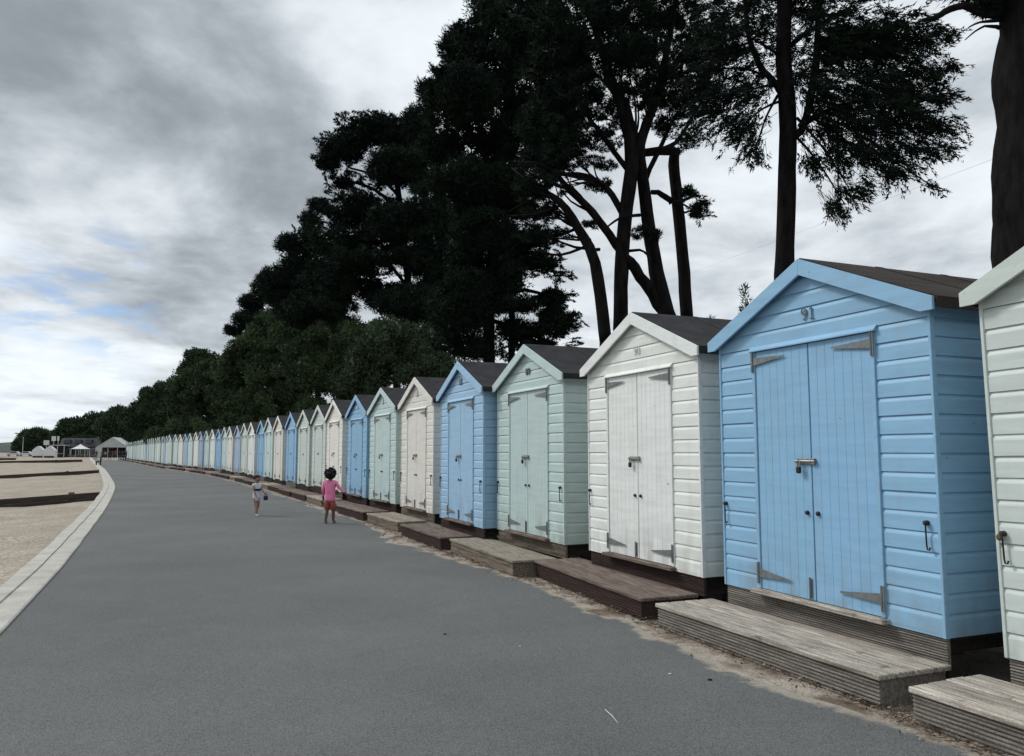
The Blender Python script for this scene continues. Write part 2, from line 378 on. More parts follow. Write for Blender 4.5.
# asphalt promenade with a dust mask along its landward edge
def promenade():
    Mx = mat('asphalt', (.128, .130, .127), .88, .07, .35, col2=(.100, .102, .100), mix=(.35, .65), bump=.8, bscale=150, speck=.52, speck_scale=150, spec=.22)
    nt = Mx.node_tree; N = nt.nodes; L = nt.links; bs = N['Principled BSDF']; src = bs.inputs['Base Color'].links[0].from_socket
    at_ = N.new('ShaderNodeAttribute'); at_.attribute_name = 'dust'
    tc = N.new('ShaderNodeTexCoord')
    def nz(sc, det, dist=0, stretch=None):
        n = N.new('ShaderNodeTexNoise'); n.inputs['Scale'].default_value = sc; n.inputs['Detail'].default_value = det; n.inputs['Roughness'].default_value = .65; n.inputs['Distortion'].default_value = dist
        L.new(tc.outputs['Object'], n.inputs['Vector']); return n.outputs[0]
    def mth(op, a, b):
        n = N.new('ShaderNodeMath'); n.operation = op
        for i, v in enumerate((a, b)):
            if isinstance(v, (int, float)): n.inputs[i].default_value = v
            else: L.new(v, n.inputs[i])
        return n.outputs[0]
    k = mth('ADD', at_.outputs['Fac'], mth('MULTIPLY', mth('SUBTRACT', nz(2.2, 8, .6), .5), 1.35))
    r = N.new('ShaderNodeMapRange'); r.inputs['From Min'].default_value = .62; r.inputs['From Max'].default_value = .80; r.inputs['To Max'].default_value = .92; L.new(k, r.inputs['Value'])
    sandc = N.new('ShaderNodeMix'); sandc.data_type = 'RGBA'; sandc.inputs['A'].default_value = (.44, .395, .33, 1); sandc.inputs['B'].default_value = (.21, .175, .135, 1); L.new(nz(14, 5), sandc.inputs['Factor'])
    mx = N.new('ShaderNodeMix'); mx.data_type = 'RGBA'; L.new(r.outputs[0], mx.inputs['Factor']); L.new(src, mx.inputs['A']); L.new(sandc.outputs['Result'], mx.inputs['B'])
    # pale dust wiped over the whole surface and a few dark spots
    r2 = N.new('ShaderNodeMapRange'); r2.inputs['From Min'].default_value = .52; r2.inputs['From Max'].default_value = .8; r2.inputs['To Max'].default_value = .20; L.new(nz(.9, 7, .8), r2.inputs['Value'])
    m2 = N.new('ShaderNodeMix'); m2.data_type = 'RGBA'; L.new(r2.outputs[0], m2.inputs['Factor']); L.new(mx.outputs['Result'], m2.inputs['A']); m2.inputs['B'].default_value = (.20, .20, .195, 1)
    r3 = N.new('ShaderNodeMapRange'); r3.inputs['From Min'].default_value = .72; r3.inputs['From Max'].default_value = .745; r3.inputs['To Max'].default_value = .6; L.new(nz(5.5, 3), r3.inputs['Value'])
    m3 = N.new('ShaderNodeMix'); m3.data_type = 'RGBA'; L.new(r3.outputs[0], m3.inputs['Factor']); L.new(m2.outputs['Result'], m3.inputs['A']); m3.inputs['B'].default_value = (.085, .087, .09, 1)
    L.new(m3.outputs['Result'], bs.inputs['Base Color'])
    # strip between the kerb line and a ragged landward edge
    V = []; Fc = []; dust = []
    kl = KL; n = len(EDGE)
    def near_k(p):
        best = min(range(len(kl)-1), key=lambda i: (kl[i]-p).length_squared + (kl[i+1]-p).length_squared)
        a, b = kl[best], kl[best+1]; d = b-a; t = max(0, min(1, (p-a).dot(d)/d.length_squared)); return a+d*t
    fr = [0, .25, .5, .7, .8, .86, .90, .93, .955, .975, .99, 1.0]
    ed = [p for i, p in enumerate(EDGE) if p.y < 45 or i % 6 == 0]
    for i, p in enumerate(ed):
        q = near_k(p); w = (p-q)
        s = i*.12
        rag = .05*math.sin(s*2.1)+.04*math.sin(s*5.3+1)+.03*random.uniform(-1, 1)+.10*math.sin(s*.83+2)
        p2 = p+w.normalized()*(rag-.06)
        for f in fr:
            z = .004; d = (p2-q).length*(1-f)
            V.append((*(q+(p2-q)*f), z)); dust.append(max(0, min(1, 1-d/.36))*.84)
    k = len(fr)
    for i in range(len(ed)-1):
        for j in range(k-1): Fc.append((i*k+j, i*k+j+1, (i+1)*k+j+1, (i+1)*k+j))
    me = bpy.data.meshes.new('promenade'); me.from_pydata(V, [], Fc)
    a = me.attributes.new('dust', 'FLOAT', 'POINT'); a.data.foreach_set('value', dust); me.update()
    bm = bmesh.new(); bm.from_mesh(me); bmesh.ops.recalc_face_normals(bm, faces=bm.faces)
    if sum(f.normal.z for f in bm.faces) < 0: bmesh.ops.reverse_faces(bm, faces=bm.faces)
    bm.to_mesh(me); bm.free()
    tag(link('promenade', me, Mx), kind='structure')
promenade()
def kerb():
    Mk = mat('worn_concrete', (.43, .415, .375), .9, .12, 2.4, col2=(.31, .295, .26), mix=(.35, .7), bump=.6, bscale=50, speck=.18, speck_scale=60)
    b = MB(); prof = [(-.04, -.02), (-.04, .020), (-.025, .030), (.190, .030), (.197, .016), (.211, .016), (.217, .034), (.385, .034), (.405, .020), (.425, -.9)]
    n = len(b.v); k = len(prof)
    for i, (p, m_) in enumerate(zip(KL, KN)):
        for (t, z) in prof:
            j = .012*math.sin(i*1.7+t*9) if t > .3 else .006*math.sin(i*2.9)
            b.v.append((p.x+m_.x*(t+j), p.y+m_.y*(t+j), z))
    for i in range(len(KL)-1):
        for j in range(k-1): b.f.append((n+i*k+j, n+i*k+j+1, n+(i+1)*k+j+1, n+(i+1)*k+j)); b.mi.append(0)
    o = b.build('kerb', Mk); tag(o, kind='structure')
    bm = bmesh.new(); bm.from_mesh(o.data)
    if sum(f.normal.z for f in bm.faces) < 0: bmesh.ops.reverse_faces(bm, faces=bm.faces)
    bm.to_mesh(o.data); bm.free()
kerb()

# ------------------------------------------------------------------ beach huts
BP = .125                         # board pitch
SL = .437                         # roof slope
def roofz(x): return 2.637-SL*abs(x)
PROF = [(0.0, 0.0), (.004, -.002), (.72, -.002), (.80, .0005), (.90, .0055), (1.0, .010)]
def boards(b, z0, z1, span, P):
    """rows of shiplap between z0 and z1; span(z) gives the x range, P(x, y, z) places it (y positive = recessed)"""
    k = int(round((z1-z0)/BP)+.5)
    for r_ in range(k+1):
        zb = z0+r_*BP
        if zb >= z1-1e-4: break
        prev = None; jit = random.uniform(-.0015, .0015)
        for f, y in PROF:
            z = zb+f*BP
            if z > z1: z = z1
            a, c = span(z)
            if c <= a: break
            cur = (P(a, y+jit, z), P(c, y+jit, z))
            if prev: b.face([prev[0], prev[1], cur[1], cur[0]])
            elif r_ > 0 and lastrow: b.face([lastrow[0], lastrow[1], cur[1], cur[0]])
            prev = cur
        lastrow = prev
def digit_mesh(txt, size, th):
    """raised numerals made of bent flat strokes, centred, facing -y"""
    def arc(cx, cz, rx, rz, a0, a1, n=16): return [(cx+rx*math.cos(R(a0+(a1-a0)*i/n)), cz+rz*math.sin(R(a0+(a1-a0)*i/n))) for i in range(n+1)]
    G = {'9': [arc(0, .22, .22, .24, 0, 360), arc(-.06, .10, .29, .56, 12, -95)], '1': [[(-.16, .30), (.02, .46), (.02, -.46)], [(-.16, -.46), (.19, -.46)]],
         '0': [arc(0, 0, .24, .47, 0, 360, 22)], '8': [arc(0, .22, .19, .23, 0, 360), arc(0, -.23, .235, .25, 0, 360)]}
    q = MB(); n = len(txt)
    for i, ch in enumerate(txt):
        ox = (i-(n-1)/2)*size*.86
        for st in G[ch]: q.tube([(ox+u*size*1.25, -.004, v*size) for u, v in st], th, 6)
    return q.mesh('digits')
HH = HW/2; DW = .615; HD = 2.15
def make_hut(paintm, felt, plinthm, sillm):
    h = thing('beach_hut')
    Z = HB
    b = MB()
    boards(b, .02, 2.02, lambda z: (-HH, -DW), lambda x, y, z: (x, y, Z+z))
    boards(b, .02, 2.02, lambda z: (DW, HH), lambda x, y, z: (x, y, Z+z))
    def gab(z):
        w = min(HH, (2.637-.03-z)/SL); return (-w, w)
    for s in (-1, 1): b.face([(s*DW, -.002, Z), (s*HH, -.002, Z), (s*HH, -.002, Z+.0205), (s*DW, -.002, Z+.0205)])
    boards(b, 2.02, 2.60, gab, lambda x, y, z: (x, y, Z+z))
    b.build('front_wall', paintm, h, fix=False)
    for s in (-1, 1):
        q = MB(); q.face([(s*(HH+.002), .01, Z), (s*(HH+.002), HD, Z), (s*(HH+.002), HD, Z+.0205), (s*(HH+.002), .01, Z+.0205)]); boards(q, .02, 2.12, lambda z: (.01, HD), (lambda s: lambda x, y, z: (s*(HH-y), x, Z+z))(s)); q.build('side_wall', paintm, h, fix=False)
    q = MB(); boards(q, 0, 2.60, lambda z: (-min(HH, (2.607-z)/SL), min(HH, (2.607-z)/SL)), lambda x, y, z: (x, HD-y, Z+z)); q.build('rear_wall', paintm, h, fix=False)
    q = MB(); q.box(-HH+.015, HH-.015, .02, HD-.02, Z-.02, Z+.01); q.build('floor', M['bearer'], h)
    for s in (-1, 1):
        q = MB(); x0, x1 = sorted((s*(HH-.012), s*(HH+.010))); q.box(x0, x1, -.010, .03, Z-.002, Z+2.09, .003); q.build('corner_trim', paintm, h)
    # roof
    for s in (-1, 1):
        q = MB(); e = 1.178
        poly = [(0, roofz(0)+.010), (s*e, roofz(e)+.010), (s*e, roofz(e)-.062), (s*(e-.012), roofz(e)-.062), (s*(e-.012), roofz(e)-.016), (0, roofz(0)-.016)]
        q.prism([(u, v+Z) for u, v in poly], 'y', -.050, HD+.07); rf = q.build('roof', felt, h)
        for yy in (.72, 1.45):
            w = MB(); w.prism([(s*.01, Z+roofz(.01)+.011), (s*e, Z+roofz(e)+.011), (s*e, Z+roofz(e)+.016), (s*.01, Z+roofz(.01)+.016)], 'y', yy, yy+.07); w.build('felt_lap', felt, rf)
    for s in (-1, 1):
        for ya, yb in ((-.074, -.052), (HD+.072, HD+.094)):
            q = MB(); q.prism([(s*.001, Z+2.637), (s*1.16, Z+2.130), (s*1.16, Z+2.046), (s*1.066, Z+2.046), (s*.001, Z+2.512)], 'y', ya, yb); q.build('barge_board', paintm, h)
    # door frame, lintel, sill
    q = MB()
    for s in (-1, 1):
        q = MB(); x0, x1 = sorted((s*(DW-.012), s*(DW+.024))); q.box(x0, x1, -.016, .03, Z+.04, Z+1.985, .003); q.build('door_post', paintm, h)
    
    q = MB(); q.prism([(-.034, Z+1.985), (-.034, Z+1.995), (-.004, Z+2.028), (.03, Z+2.028), (.03, Z+1.985)], 'x', -DW-.045, DW+.045); q.build('lintel', paintm, h)
    q = MB(); q.box(-DW-.05, DW+.05, -.075, .03, Z+.004, Z+.036, .004); q.build('door_sill', sillm, h)
    # doors of narrow vertical boards
    for s in (-1, 1):
        x0, x1 = (-DW+.014, -.006) if s < 0 else (.006, DW-.014); n = 7; w = (x1-x0)/n
        prof = []
        for i in range(n):
            a = x0+i*w; prof += [(a, -.0018), (a+.0035, -.004), (a+w-.0035, -.004)]
        prof.append((x1, -.0018))
        q = MB(); q.prism(prof+[(x1, .03), (x0, .03)], 'z', Z+.042, Z+1.98); d = q.build('door', paintm, h)
        for zc, up in ((1.90, 1), (.165, -1)):
            q = MB(); xe = s*(DW+.006)
            tri = [(xe, zc-.034), (xe-s*.37, zc-.005+.014*up), (xe-s*.37, zc+.005+.014*up), (xe, zc+.034)]
            q.prism([(u, v+Z) for u, v in tri], 'y', -.0215, -.0165)
            x0_, x1_ = sorted((s*(DW-.004), s*(DW+.026))); q.box(x0_, x1_, -.024, -.0172, Z+zc-.085, Z+zc+.085)
            q.tube([(xe, -.024, Z+zc-.085), (xe, -.024, Z+zc+.085)], .007, 6); q.build('hinge', M['galv'], d)
        q = MB(); q.tube([(s*.055, -.004, Z+.69), (s*.055, -.02, Z+.69), (s*.055, -.026, Z+.69)], [.017, .017, .010], 8); q.build('knob', M['iron'], d)
        if s < 0:
            q = MB(); q.box(-.155, .012, -.017, -.0045, Z+1.055, Z+1.10, .003); q.tube([(-.15, -.025, Z+1.078), (.055, -.025, Z+1.078)], .010, 8); q.box(.018, .05, -.030, -.0045, Z+1.055, Z+1.10, .002)
            q.build('bolt', M['steel'], d)
            q = MB(); q.box(-.124, -.076, -.052, -.028, Z+.985, Z+1.04, .009)
            lk = q.build('padlock', M['iron'], d)
            q = MB(); q.tube([(-.113, -.04, Z+1.035), (-.113, -.04, Z+1.07), (-.100, -.04, Z+1.085), (-.087, -.04, Z+1.07), (-.087, -.04, Z+1.035)], .005, 6); q.build('shackle', M['steel'], lk)
            q = MB(); q.box(-.062, -.032, -.014, -.0045, Z+.06, Z+.20, .002); q.tube([(-.047, -.019, Z+.04), (-.047, -.019, Z+.21)], .007, 6); q.build('foot_bolt', M['galv'], d)
    # cabin hooks on the corners
    for x in (-1.035, .99):
        q = MB(); q.tube([(x, .0, Z+.70), (x, -.028, Z+.70), (x, -.034, Z+.69)], [.017, .017, .010], 8)
        q.tube([(x, -.024, Z+.69), (x+.004, -.026, Z+.56), (x+.010, -.028, Z+.535), (x+.022, -.026, Z+.532), (x+.026, -.022, Z+.55)], .0055, 6); q.build('cabin_hook', M['iron'], h)
    # plinth and bearers
    q = MB(); ribbed(q, -HH+.004, HH-.004, .012, Z-.172, Z-.003, 10); q.build('plinth', plinthm, h)
    for x in (-.93, 0, .93):
        q = MB(); q.box(x-.055, x+.055, .06, HD-.05, Z-.125, Z-.022); q.build('bearer', M['bearer'], h)
    for x in (-.93, .93):
        for y in (.16, 1.95):
            q = MB(); q.box(x-.09, x+.09, y-.09, y+.09, -.02, Z-.126); q.build('foot_block', M['bearer'], h)
    return h
def ribbed(q, x0, x1, y, z0, z1, n, th=.028):
    """a grooved board facing -y"""
    prof = []; w = (z1-z0)/n
    for i in range(n): prof += [(y, z0+i*w+.002), (y-.001, z0+(i+.3)*w), (y, z0+(i+.58)*w), (y+.011, z0+(i+.66)*w), (y+.011, z0+(i+.98)*w)]
    q.prism(prof+[(y+th, z1), (y+th, z0+.002)], 'x', x0, x1)

def make_step(L_, dep, zt, deckm, facem, rib=True):
    st = thing('wooden_step')
    q = MB(); n = 4; w = dep/n; tones = []
    for i in range(n):
        y0 = -dep+i*w-.0; warp = random.uniform(-.003, .003)
        q.box(-L_/2-.015-random.uniform(0, .012), L_/2+.015+random.uniform(0, .012), y0+.0055, y0+w-.0055, zt-.034+warp, zt+warp, .006); tones += [random.uniform(-.24, .14)]*(len(q.f)-len(tones))
    me = q.mesh('tread'); at_ = me.attributes.new('tone', 'FLOAT', 'FACE'); at_.data.foreach_set('value', tones); link('tread', me, deckm, st)
    q = MB()
    if rib: ribbed(q, -L_/2, L_/2, -dep+.022, -.03, zt-.037, 8)
    else:
        q.box(-L_/2, L_/2, -dep+.022, -dep+.05, -.03, zt*.5-.004, .004); q.box(-L_/2, L_/2, -dep+.020, -dep+.05, zt*.5+.002, zt-.037, .004)
    q.build('front_board', facem, st)
    for s in (-1, 1):
        q = MB(); x0, x1 = sorted((s*(L_/2-.034), s*(L_/2-.006))); q.box(x0, x1, -dep+.052, -.03, -.03, zt-.037, .003); q.build('end_board', facem if s < 0 or not rib else M['face_grey'] if facem == M['face_grey'] else facem, st)
    return st

KIND = {92: 'pale green', 91: 'blue', 90: 'cream', 89: 'mint', 88: 'light blue', 87: 'cream', 86: 'mint', 85: 'blue', 84: 'cream', 83: 'pale green', 82: 'pale green', 81: 'blue',
        80: 'cream', 79: 'mint', 78: 'blue', 77: 'cream', 76: 'pale green', 75: 'grey blue', 74: 'cream', 73: 'mint', 72: 'blue', 71: 'cream', 70: 'mint', 69: 'grey blue', 68: 'cream',
        67: 'mint', 66: 'grey blue', 65: 'cream', 64: 'mint', 63: 'pale green'}
ORD = ['first', 'second', 'third', 'fourth', 'fifth', 'sixth', 'seventh', 'eighth', 'ninth', 'tenth', 'eleventh', 'twelfth', 'thirteenth', 'fourteenth', 'fifteenth', 'sixteenth', 'seventeenth', 'eighteenth', 'nineteenth', 'twentieth']
TENS = {20: 'twenty', 30: 'thirty', 40: 'forty', 50: 'fifty'}
def ordw(n):
    if n <= 20: return ORD[n-1]
    t = n//10*10
    return (TENS[t][:-1]+'ieth') if n == t else TENS[t]+'-'+ORD[n-t-1]
HUT_GROUP = 'beach huts in a row along the promenade'
STEP_GROUP = 'wooden steps in front of the beach huts'
master = make_hut(PAINT['blue'], M['felt_brown'], M['face_grey'], M['deck_grey'])
ALL = None; BASIC = {'front_wall', 'side_wall', 'rear_wall', 'roof', 'barge_board', 'door', 'door_post', 'plinth', 'corner_trim', 'hinge', 'bolt', 'lintel'}
FAR = {'front_wall', 'side_wall', 'roof', 'barge_board', 'door', 'plinth'}
LAB = {92: 'pale green beach hut cut off by the right edge, brass knob on its corner', 91: 'blue beach hut with 91 on its gable and brownish felt roof',
       90: 'large cream beach hut numbered 90 beside the blue hut numbered 91', 89: 'mint beach hut numbered 89 next to the cream hut numbered 90',
       88: 'light blue beach hut with blank grey gable plate, next to mint hut numbered 89'}
step_master = {}
placed = {}
deck_seq = {92: ('deck_grey', 'face_grey', 1), 91: ('deck_grey', 'face_grey', 1), 90: ('deck_brown', 'face_brown', 1), 89: ('deck_tan', 'face_tan', 0), 88: ('deck_brown', 'face_brown', 1),
            87: ('deck_tan', 'face_tan', 0), 86: ('deck_brown', 'face_brown', 1), 85: ('deck_brown', 'face_brown', 1), 84: ('deck_tan', 'face_tan', 0)}
STEPFIX = {92: (2.222, 4.486, 3.18, 2.25), 91: (1.24, 6.86, 2.14, 4.71), 90: (.271, 9.57, 1.139, 7.13), 89: (-.94, 11.86, -.01, 9.51), 88: (-2.03, 14.27, -1.12, 12.10), 87: (-3.10, 16.75, -2.16, 14.72), 86: (-4.30, 19.3, -3.27, 17.12)}
def plain_step_label(deck, n):
    look = {'deck_grey': 'weathered grey', 'deck_tan': 'old tan', 'deck_brown': 'dark red-brown'}[deck]
    return look
for i, (x, y, t) in enumerate(row):
    k = 92-i
    if k not in KIND: KIND[k] = ['mint', 'mint', 'pale green', 'grey blue', 'mint', 'cream'][(k*7+k//3) % 6]
    kd = KIND[k]; rz = t-math.pi/2; P_ = PAINT['warm cream' if kd == 'cream' and k not in (90, 77, 71) else kd]
    dz = 0 if i < 7 else random.uniform(-.03, .03)
    jx = 0 if i < 7 else random.uniform(-.05, .05)
    loc = (x+math.cos(t)*jx, y+math.sin(t)*jx, dz)
    lab = LAB.get(k) or f'{kd} beach hut, {ordw(91-k)} after the blue hut numbered 91'
    remap = {'paint_blue': P_, 'aged_roofing_felt': M['felt_brown'] if k in (91, 92, 77) else M['felt'],
             'grey_ribbed_board': M[deck_seq.get(k, ('', 'face_brown' if k % 3 else 'face_grey'))[1]], 'weathered_grey_deck': M['deck_grey'] if k >= 91 else M['deck_brown']}
    if k == 91:
        h = master; h.location = loc; h.rotation_euler = (0, 0, rz); tag(h, lab, 'beach hut', HUT_GROUP)
    else:
        if i == 0: remap0 = remap
        h = dup(master, loc, rz, lab, HUT_GROUP, None if i < 9 else BASIC if i < 24 else FAR, remap, 'beach hut')
    placed[k] = h; v_ = random.uniform(.92, 1.03) if i else 1.0
    for c in h.children_recursive: c.color = (v_*random.uniform(.985, 1.015), v_, v_*random.uniform(.98, 1.02), 1)
    h.rotation_euler.y = R(random.uniform(-.5, .5)) if i > 3 else R(-1.0) if i == 0 else 0
    # numbers and plates
    zc = HB+2.31
    if k in (91, 90, 89):
        me = digit_mesh(str(k), {91: .092, 90: .080, 89: .085}[k], {91: .0055, 90: .0042, 89: .009}[k])
        o = link('house_number', me, M['num_dark'] if k != 90 else M['num_pale'], h); o.location = (0.02, -.006, {91: HB+2.212, 90: HB+2.222, 89: HB+2.26}[k])
        if k == 90:
            hk = [c for c in h.children if c.name.startswith('cabin_hook')]; hk = [c for c in hk if c.data.vertices[0].co.x > 0]
            for c in hk: bpy.data.objects.remove(c)
    elif k in (88, 87, 86, 85):
        q = MB(); q.box(-.075, .075, -.018, -.003, zc-.05, zc+.055, .003); o = q.build('gable_plate', M['plate'] if k == 88 else M['num_pale'], h)
        if k == 88:
            q = MB(); q.box(-.05, .05, -.022, -.0185, zc-.03, zc+.035); q.build('plate_inset', M['num_dark'], o)
    # steps
    dk, fc, rb = deck_seq.get(k, (('deck_brown', 'face_brown', 1) if k % 4 else ('deck_tan', 'face_tan', 0)))
    if k in STEPFIX:
        a, b_, c, d = STEPFIX[k]; ang = math.atan2(d-b_, c-a); Ls = math.hypot(c-a, d-b_)
        # front edge known: centre of the back edge lies .62 behind it
        dep = .615; mx_, my_ = (a+c)/2, (b_+d)/2; sloc = (mx_-math.sin(ang)*dep, my_+math.cos(ang)*dep, 0)
        st = make_step(Ls, dep, .19, M[dk], M[fc], rb); st.location = sloc; st.rotation_euler = (0, 0, ang)
    else:
        kk = (dk,)
        if kk not in step_master:
            st = make_step(2.36, .615, .19, M[dk], M[fc], rb); step_master[kk] = st
        else: st = dup(step_master[kk], (0, 0, 0), 0, 'x')
        off = random.uniform(-.12, .06); back = random.uniform(-.03, .04)
        st.location = (x+math.sin(t)*off+math.cos(t)*back, y-math.cos(t)*off+math.sin(t)*back, -.02+random.uniform(-.02, .01)); st.rotation_euler = (0, 0, rz+random.uniform(-.02, .02))
    look = plain_step_label(dk, k)
    if k >= 88: what = {92: 'weathered grey wooden step at the foot of the cut-off pale green hut', 91: 'weathered grey wooden step below the blue hut numbered 91', 90: 'dark brown wooden step below the cream hut numbered 90',
                        89: 'old tan wooden step below the mint hut numbered 89', 88: 'dark red-brown wooden step below the light blue hut with gable plate'}[k]
    else: what = f'{look} wooden step of the {kd} hut, {ordw(91-k)} after hut numbered 91'
    tag(st, what, 'step', STEP_GROUP)
# brass knob and side hooks seen on two huts
q = MB(); q.tube([(-1.045, -.014, HB+.68), (-1.045, -.035, HB+.68), (-1.045, -.045, HB+.68)], [.010, .020, .012], 10); q.build('brass_knob', M['rust'], placed[92])
q = MB(); xx = HH+.002
q.tube([(xx-.004, .27, HB+.74), (xx+.03, .27, HB+.74)], .017, 8); q.tube([(xx+.022, .27, HB+.73), (xx+.022, .27, HB+.59), (xx+.022, .30, HB+.57)], .006, 6); q.build('side_hook', M['iron'], placed[90])

# ------------------------------------------------------------------ trees
def leaf_mesh(name, lobes, per, size, wid, core=20, core_size=.40, up=.45, flat=.8, out=1.0, droop=0.0, centre=None, shell=(.5, 1.03)):
    """lobes: array (n,4) of centres and radii; each becomes a tuft cloud of small pointed blades over a few broad inner sprays"""
    lobes = np.asarray(lobes, float); C = np.repeat(lobes[:, :3], per, 0); Rr = np.repeat(lobes[:, 3], per)
    n = len(C)
    d = rng.normal(size=(n, 3)); d /= np.linalg.norm(d, axis=1)[:, None]
    r = rng.uniform(shell[0], shell[1], n)*Rr
    p = C+d*r[:, None]*np.array([1, 1, flat])
    dirv = d*out+rng.normal(size=(n, 3))*.55; dirv[:, 2] += up
    if centre is not None:
        oc = p-np.asarray(centre); oc[:, 2] *= .3; oc /= np.linalg.norm(oc, axis=1)[:, None]+1e-6; dirv = dirv*.55+oc*1.1; dirv[:, 2] -= droop
    dirv /= np.linalg.norm(dirv, axis=1)[:, None]
    side = np.cross(dirv, rng.normal(size=(n, 3))); side /= np.linalg.norm(side, axis=1)[:, None]+1e-9
    ln = size*rng.uniform(.55, 1.35, n); w = wid*rng.uniform(.6, 1.3, n)
    a = p+side*w[:, None]*.5; b = p-side*w[:, None]*.5; t = p+dirv*ln[:, None]
    V = np.stack([a, b, t], 1).reshape(-1, 3)
    nt = n
    if core:
        C2 = np.repeat(lobes[:, :3], core, 0); R2 = np.repeat(lobes[:, 3], core); m = len(C2)
        d2 = rng.normal(size=(m, 3)); d2 /= np.linalg.norm(d2, axis=1)[:, None]
        p2 = C2+d2*(rng.uniform(0, .62, m)*R2)[:, None]*np.array([1, 1, flat])
        u = rng.normal(size=(m, 3)); u /= np.linalg.norm(u, axis=1)[:, None]; v = np.cross(u, rng.normal(size=(m, 3))); v /= np.linalg.norm(v, axis=1)[:, None]
        s2 = (core_size*R2*rng.uniform(.6, 1.1, m))[:, None]
        V2 = np.stack([p2+u*s2, p2-u*s2*.6+v*s2*.7, p2-u*s2*.6-v*s2*.7], 1).reshape(-1, 3)
        V = np.concatenate([V, V2]); nt += m
    me = bpy.data.meshes.new(name); me.vertices.add(len(V)); me.vertices.foreach_set('co', V.astype(np.float32).ravel())
    me.loops.add(nt*3); me.loops.foreach_set('vertex_index', np.arange(nt*3, dtype=np.int32))
    me.polygons.add(nt); me.polygons.foreach_set('loop_start', np.arange(0, nt*3, 3, dtype=np.int32)); me.polygons.foreach_set('loop_total', np.full(nt, 3, np.int32))
    me.update(calc_edges=True); return me
def clump_lobes(px, py, rx, ry, Y, n, lr, dep=1.0, fill=.35):
    """an ellipsoid of foliage: lobes over its skin (and some inside), the depth radius from dep"""
    k = Y/F_PX; c = np.array(at(px, py, Y)); ax = np.array([rx*k, max(rx, ry)*k*dep, ry*k])
    d = rng.normal(size=(n, 3)); d /= np.linalg.norm(d, axis=1)[:, None]
    r = np.where(rng.uniform(size=n) < fill, rng.uniform(.1, .7, n), rng.uniform(.72, .95, n))
    lr_ = lr*rng.uniform(.7, 1.25, n)
    axs = np.maximum(ax[None, :]-lr_[:, None]*.6, ax[None, :]*.25)
    return np.concatenate([c+d*r[:, None]*axs, lr_[:, None]], 1)
def spray_mesh(name, clumps, Y, centre, per=38, L=.34, W=.085, blade=.085, wid=.027, droop=.16, up=0.0, spread=.5):
    """flat pointed sprays, each a thin stalk with short blades along it, pointing away from centre"""
    C = []
    for (px, py, rx, ry, n, dY) in clumps:
        k = (Y+dY)/F_PX; c = np.array(at(px, py, Y+dY)); d = rng.normal(size=(n, 3)); d /= np.linalg.norm(d, axis=1)[:, None]
        r = rng.uniform(0, 1, n)**.45; C.append(c+d*r[:, None]*np.array([rx*k, max(rx, ry)*k*.9, ry*k]))
    C = np.concatenate(C); m = len(C)
    o = C-np.asarray(centre); o[:, 2] *= .35; o /= np.linalg.norm(o, axis=1)[:, None]+1e-6
    D = o+rng.normal(size=(m, 3))*spread*np.array([1, 1, .45]); D[:, 2] += up-droop; D /= np.linalg.norm(D, axis=1)[:, None]
    Ls = L*rng.uniform(.6, 1.35, m)
    Nn = np.cross(D, np.array([0, 0, 1.0])+rng.normal(size=(m, 3))*.35); Nn /= np.linalg.norm(Nn, axis=1)[:, None]
    t = rng.uniform(0, 1, (m, per)); sgn = rng.choice([-1, 1], (m, per)); wob = rng.normal(size=(m, per, 3))*.014
    base = C[:, None, :]+D[:, None, :]*(t*Ls[:, None])[..., None]-np.array([0, 0, 1])*(.10*t**2*Ls[:, None])[..., None]+wob
    lat = (Nn[:, None, :]*sgn[..., None])*(W*(1-t*.85)*rng.uniform(.1, 1, (m, per)))[..., None]
    base = base+lat
    dr = D[:, None, :]*1.0+Nn[:, None, :]*sgn[..., None]*.55+rng.normal(size=(m, per, 3))*.35; dr /= np.linalg.norm(dr, axis=2)[..., None]
    sd = np.cross(dr, rng.normal(size=(m, per, 3))); sd /= np.linalg.norm(sd, axis=2)[..., None]+1e-9
    bl = (blade*rng.uniform(.6, 1.3, (m, per)))[..., None]; w = (wid*rng.uniform(.6, 1.3, (m, per)))[..., None]
    V = np.stack([base+sd*w*.5, base-sd*w*.5, base+dr*bl], 2).reshape(-1, 3)
    s0 = C-D*(Ls*.7)[:, None]; s1 = C+D*(Ls*.8)[:, None]; h = np.array([0, 0, .006])
    V = np.concatenate([V, np.stack([s0-h, s0+h, s1], 1).reshape(-1, 3), np.stack([s0+Nn*.006, s0-Nn*.006, s1], 1).reshape(-1, 3)])
    nt = len(V)//3; me = bpy.data.meshes.new(name); me.vertices.add(len(V)); me.vertices.foreach_set('co', V.astype(np.float32).ravel())
    me.loops.add(nt*3); me.loops.foreach_set('vertex_index', np.arange(nt*3, dtype=np.int32))
    me.polygons.add(nt); me.polygons.foreach_set('loop_start', np.arange(0, nt*3, 3, dtype=np.int32)); me.polygons.foreach_set('loop_total', np.full(nt, 3, np.int32))
    me.update(calc_edges=True); return me
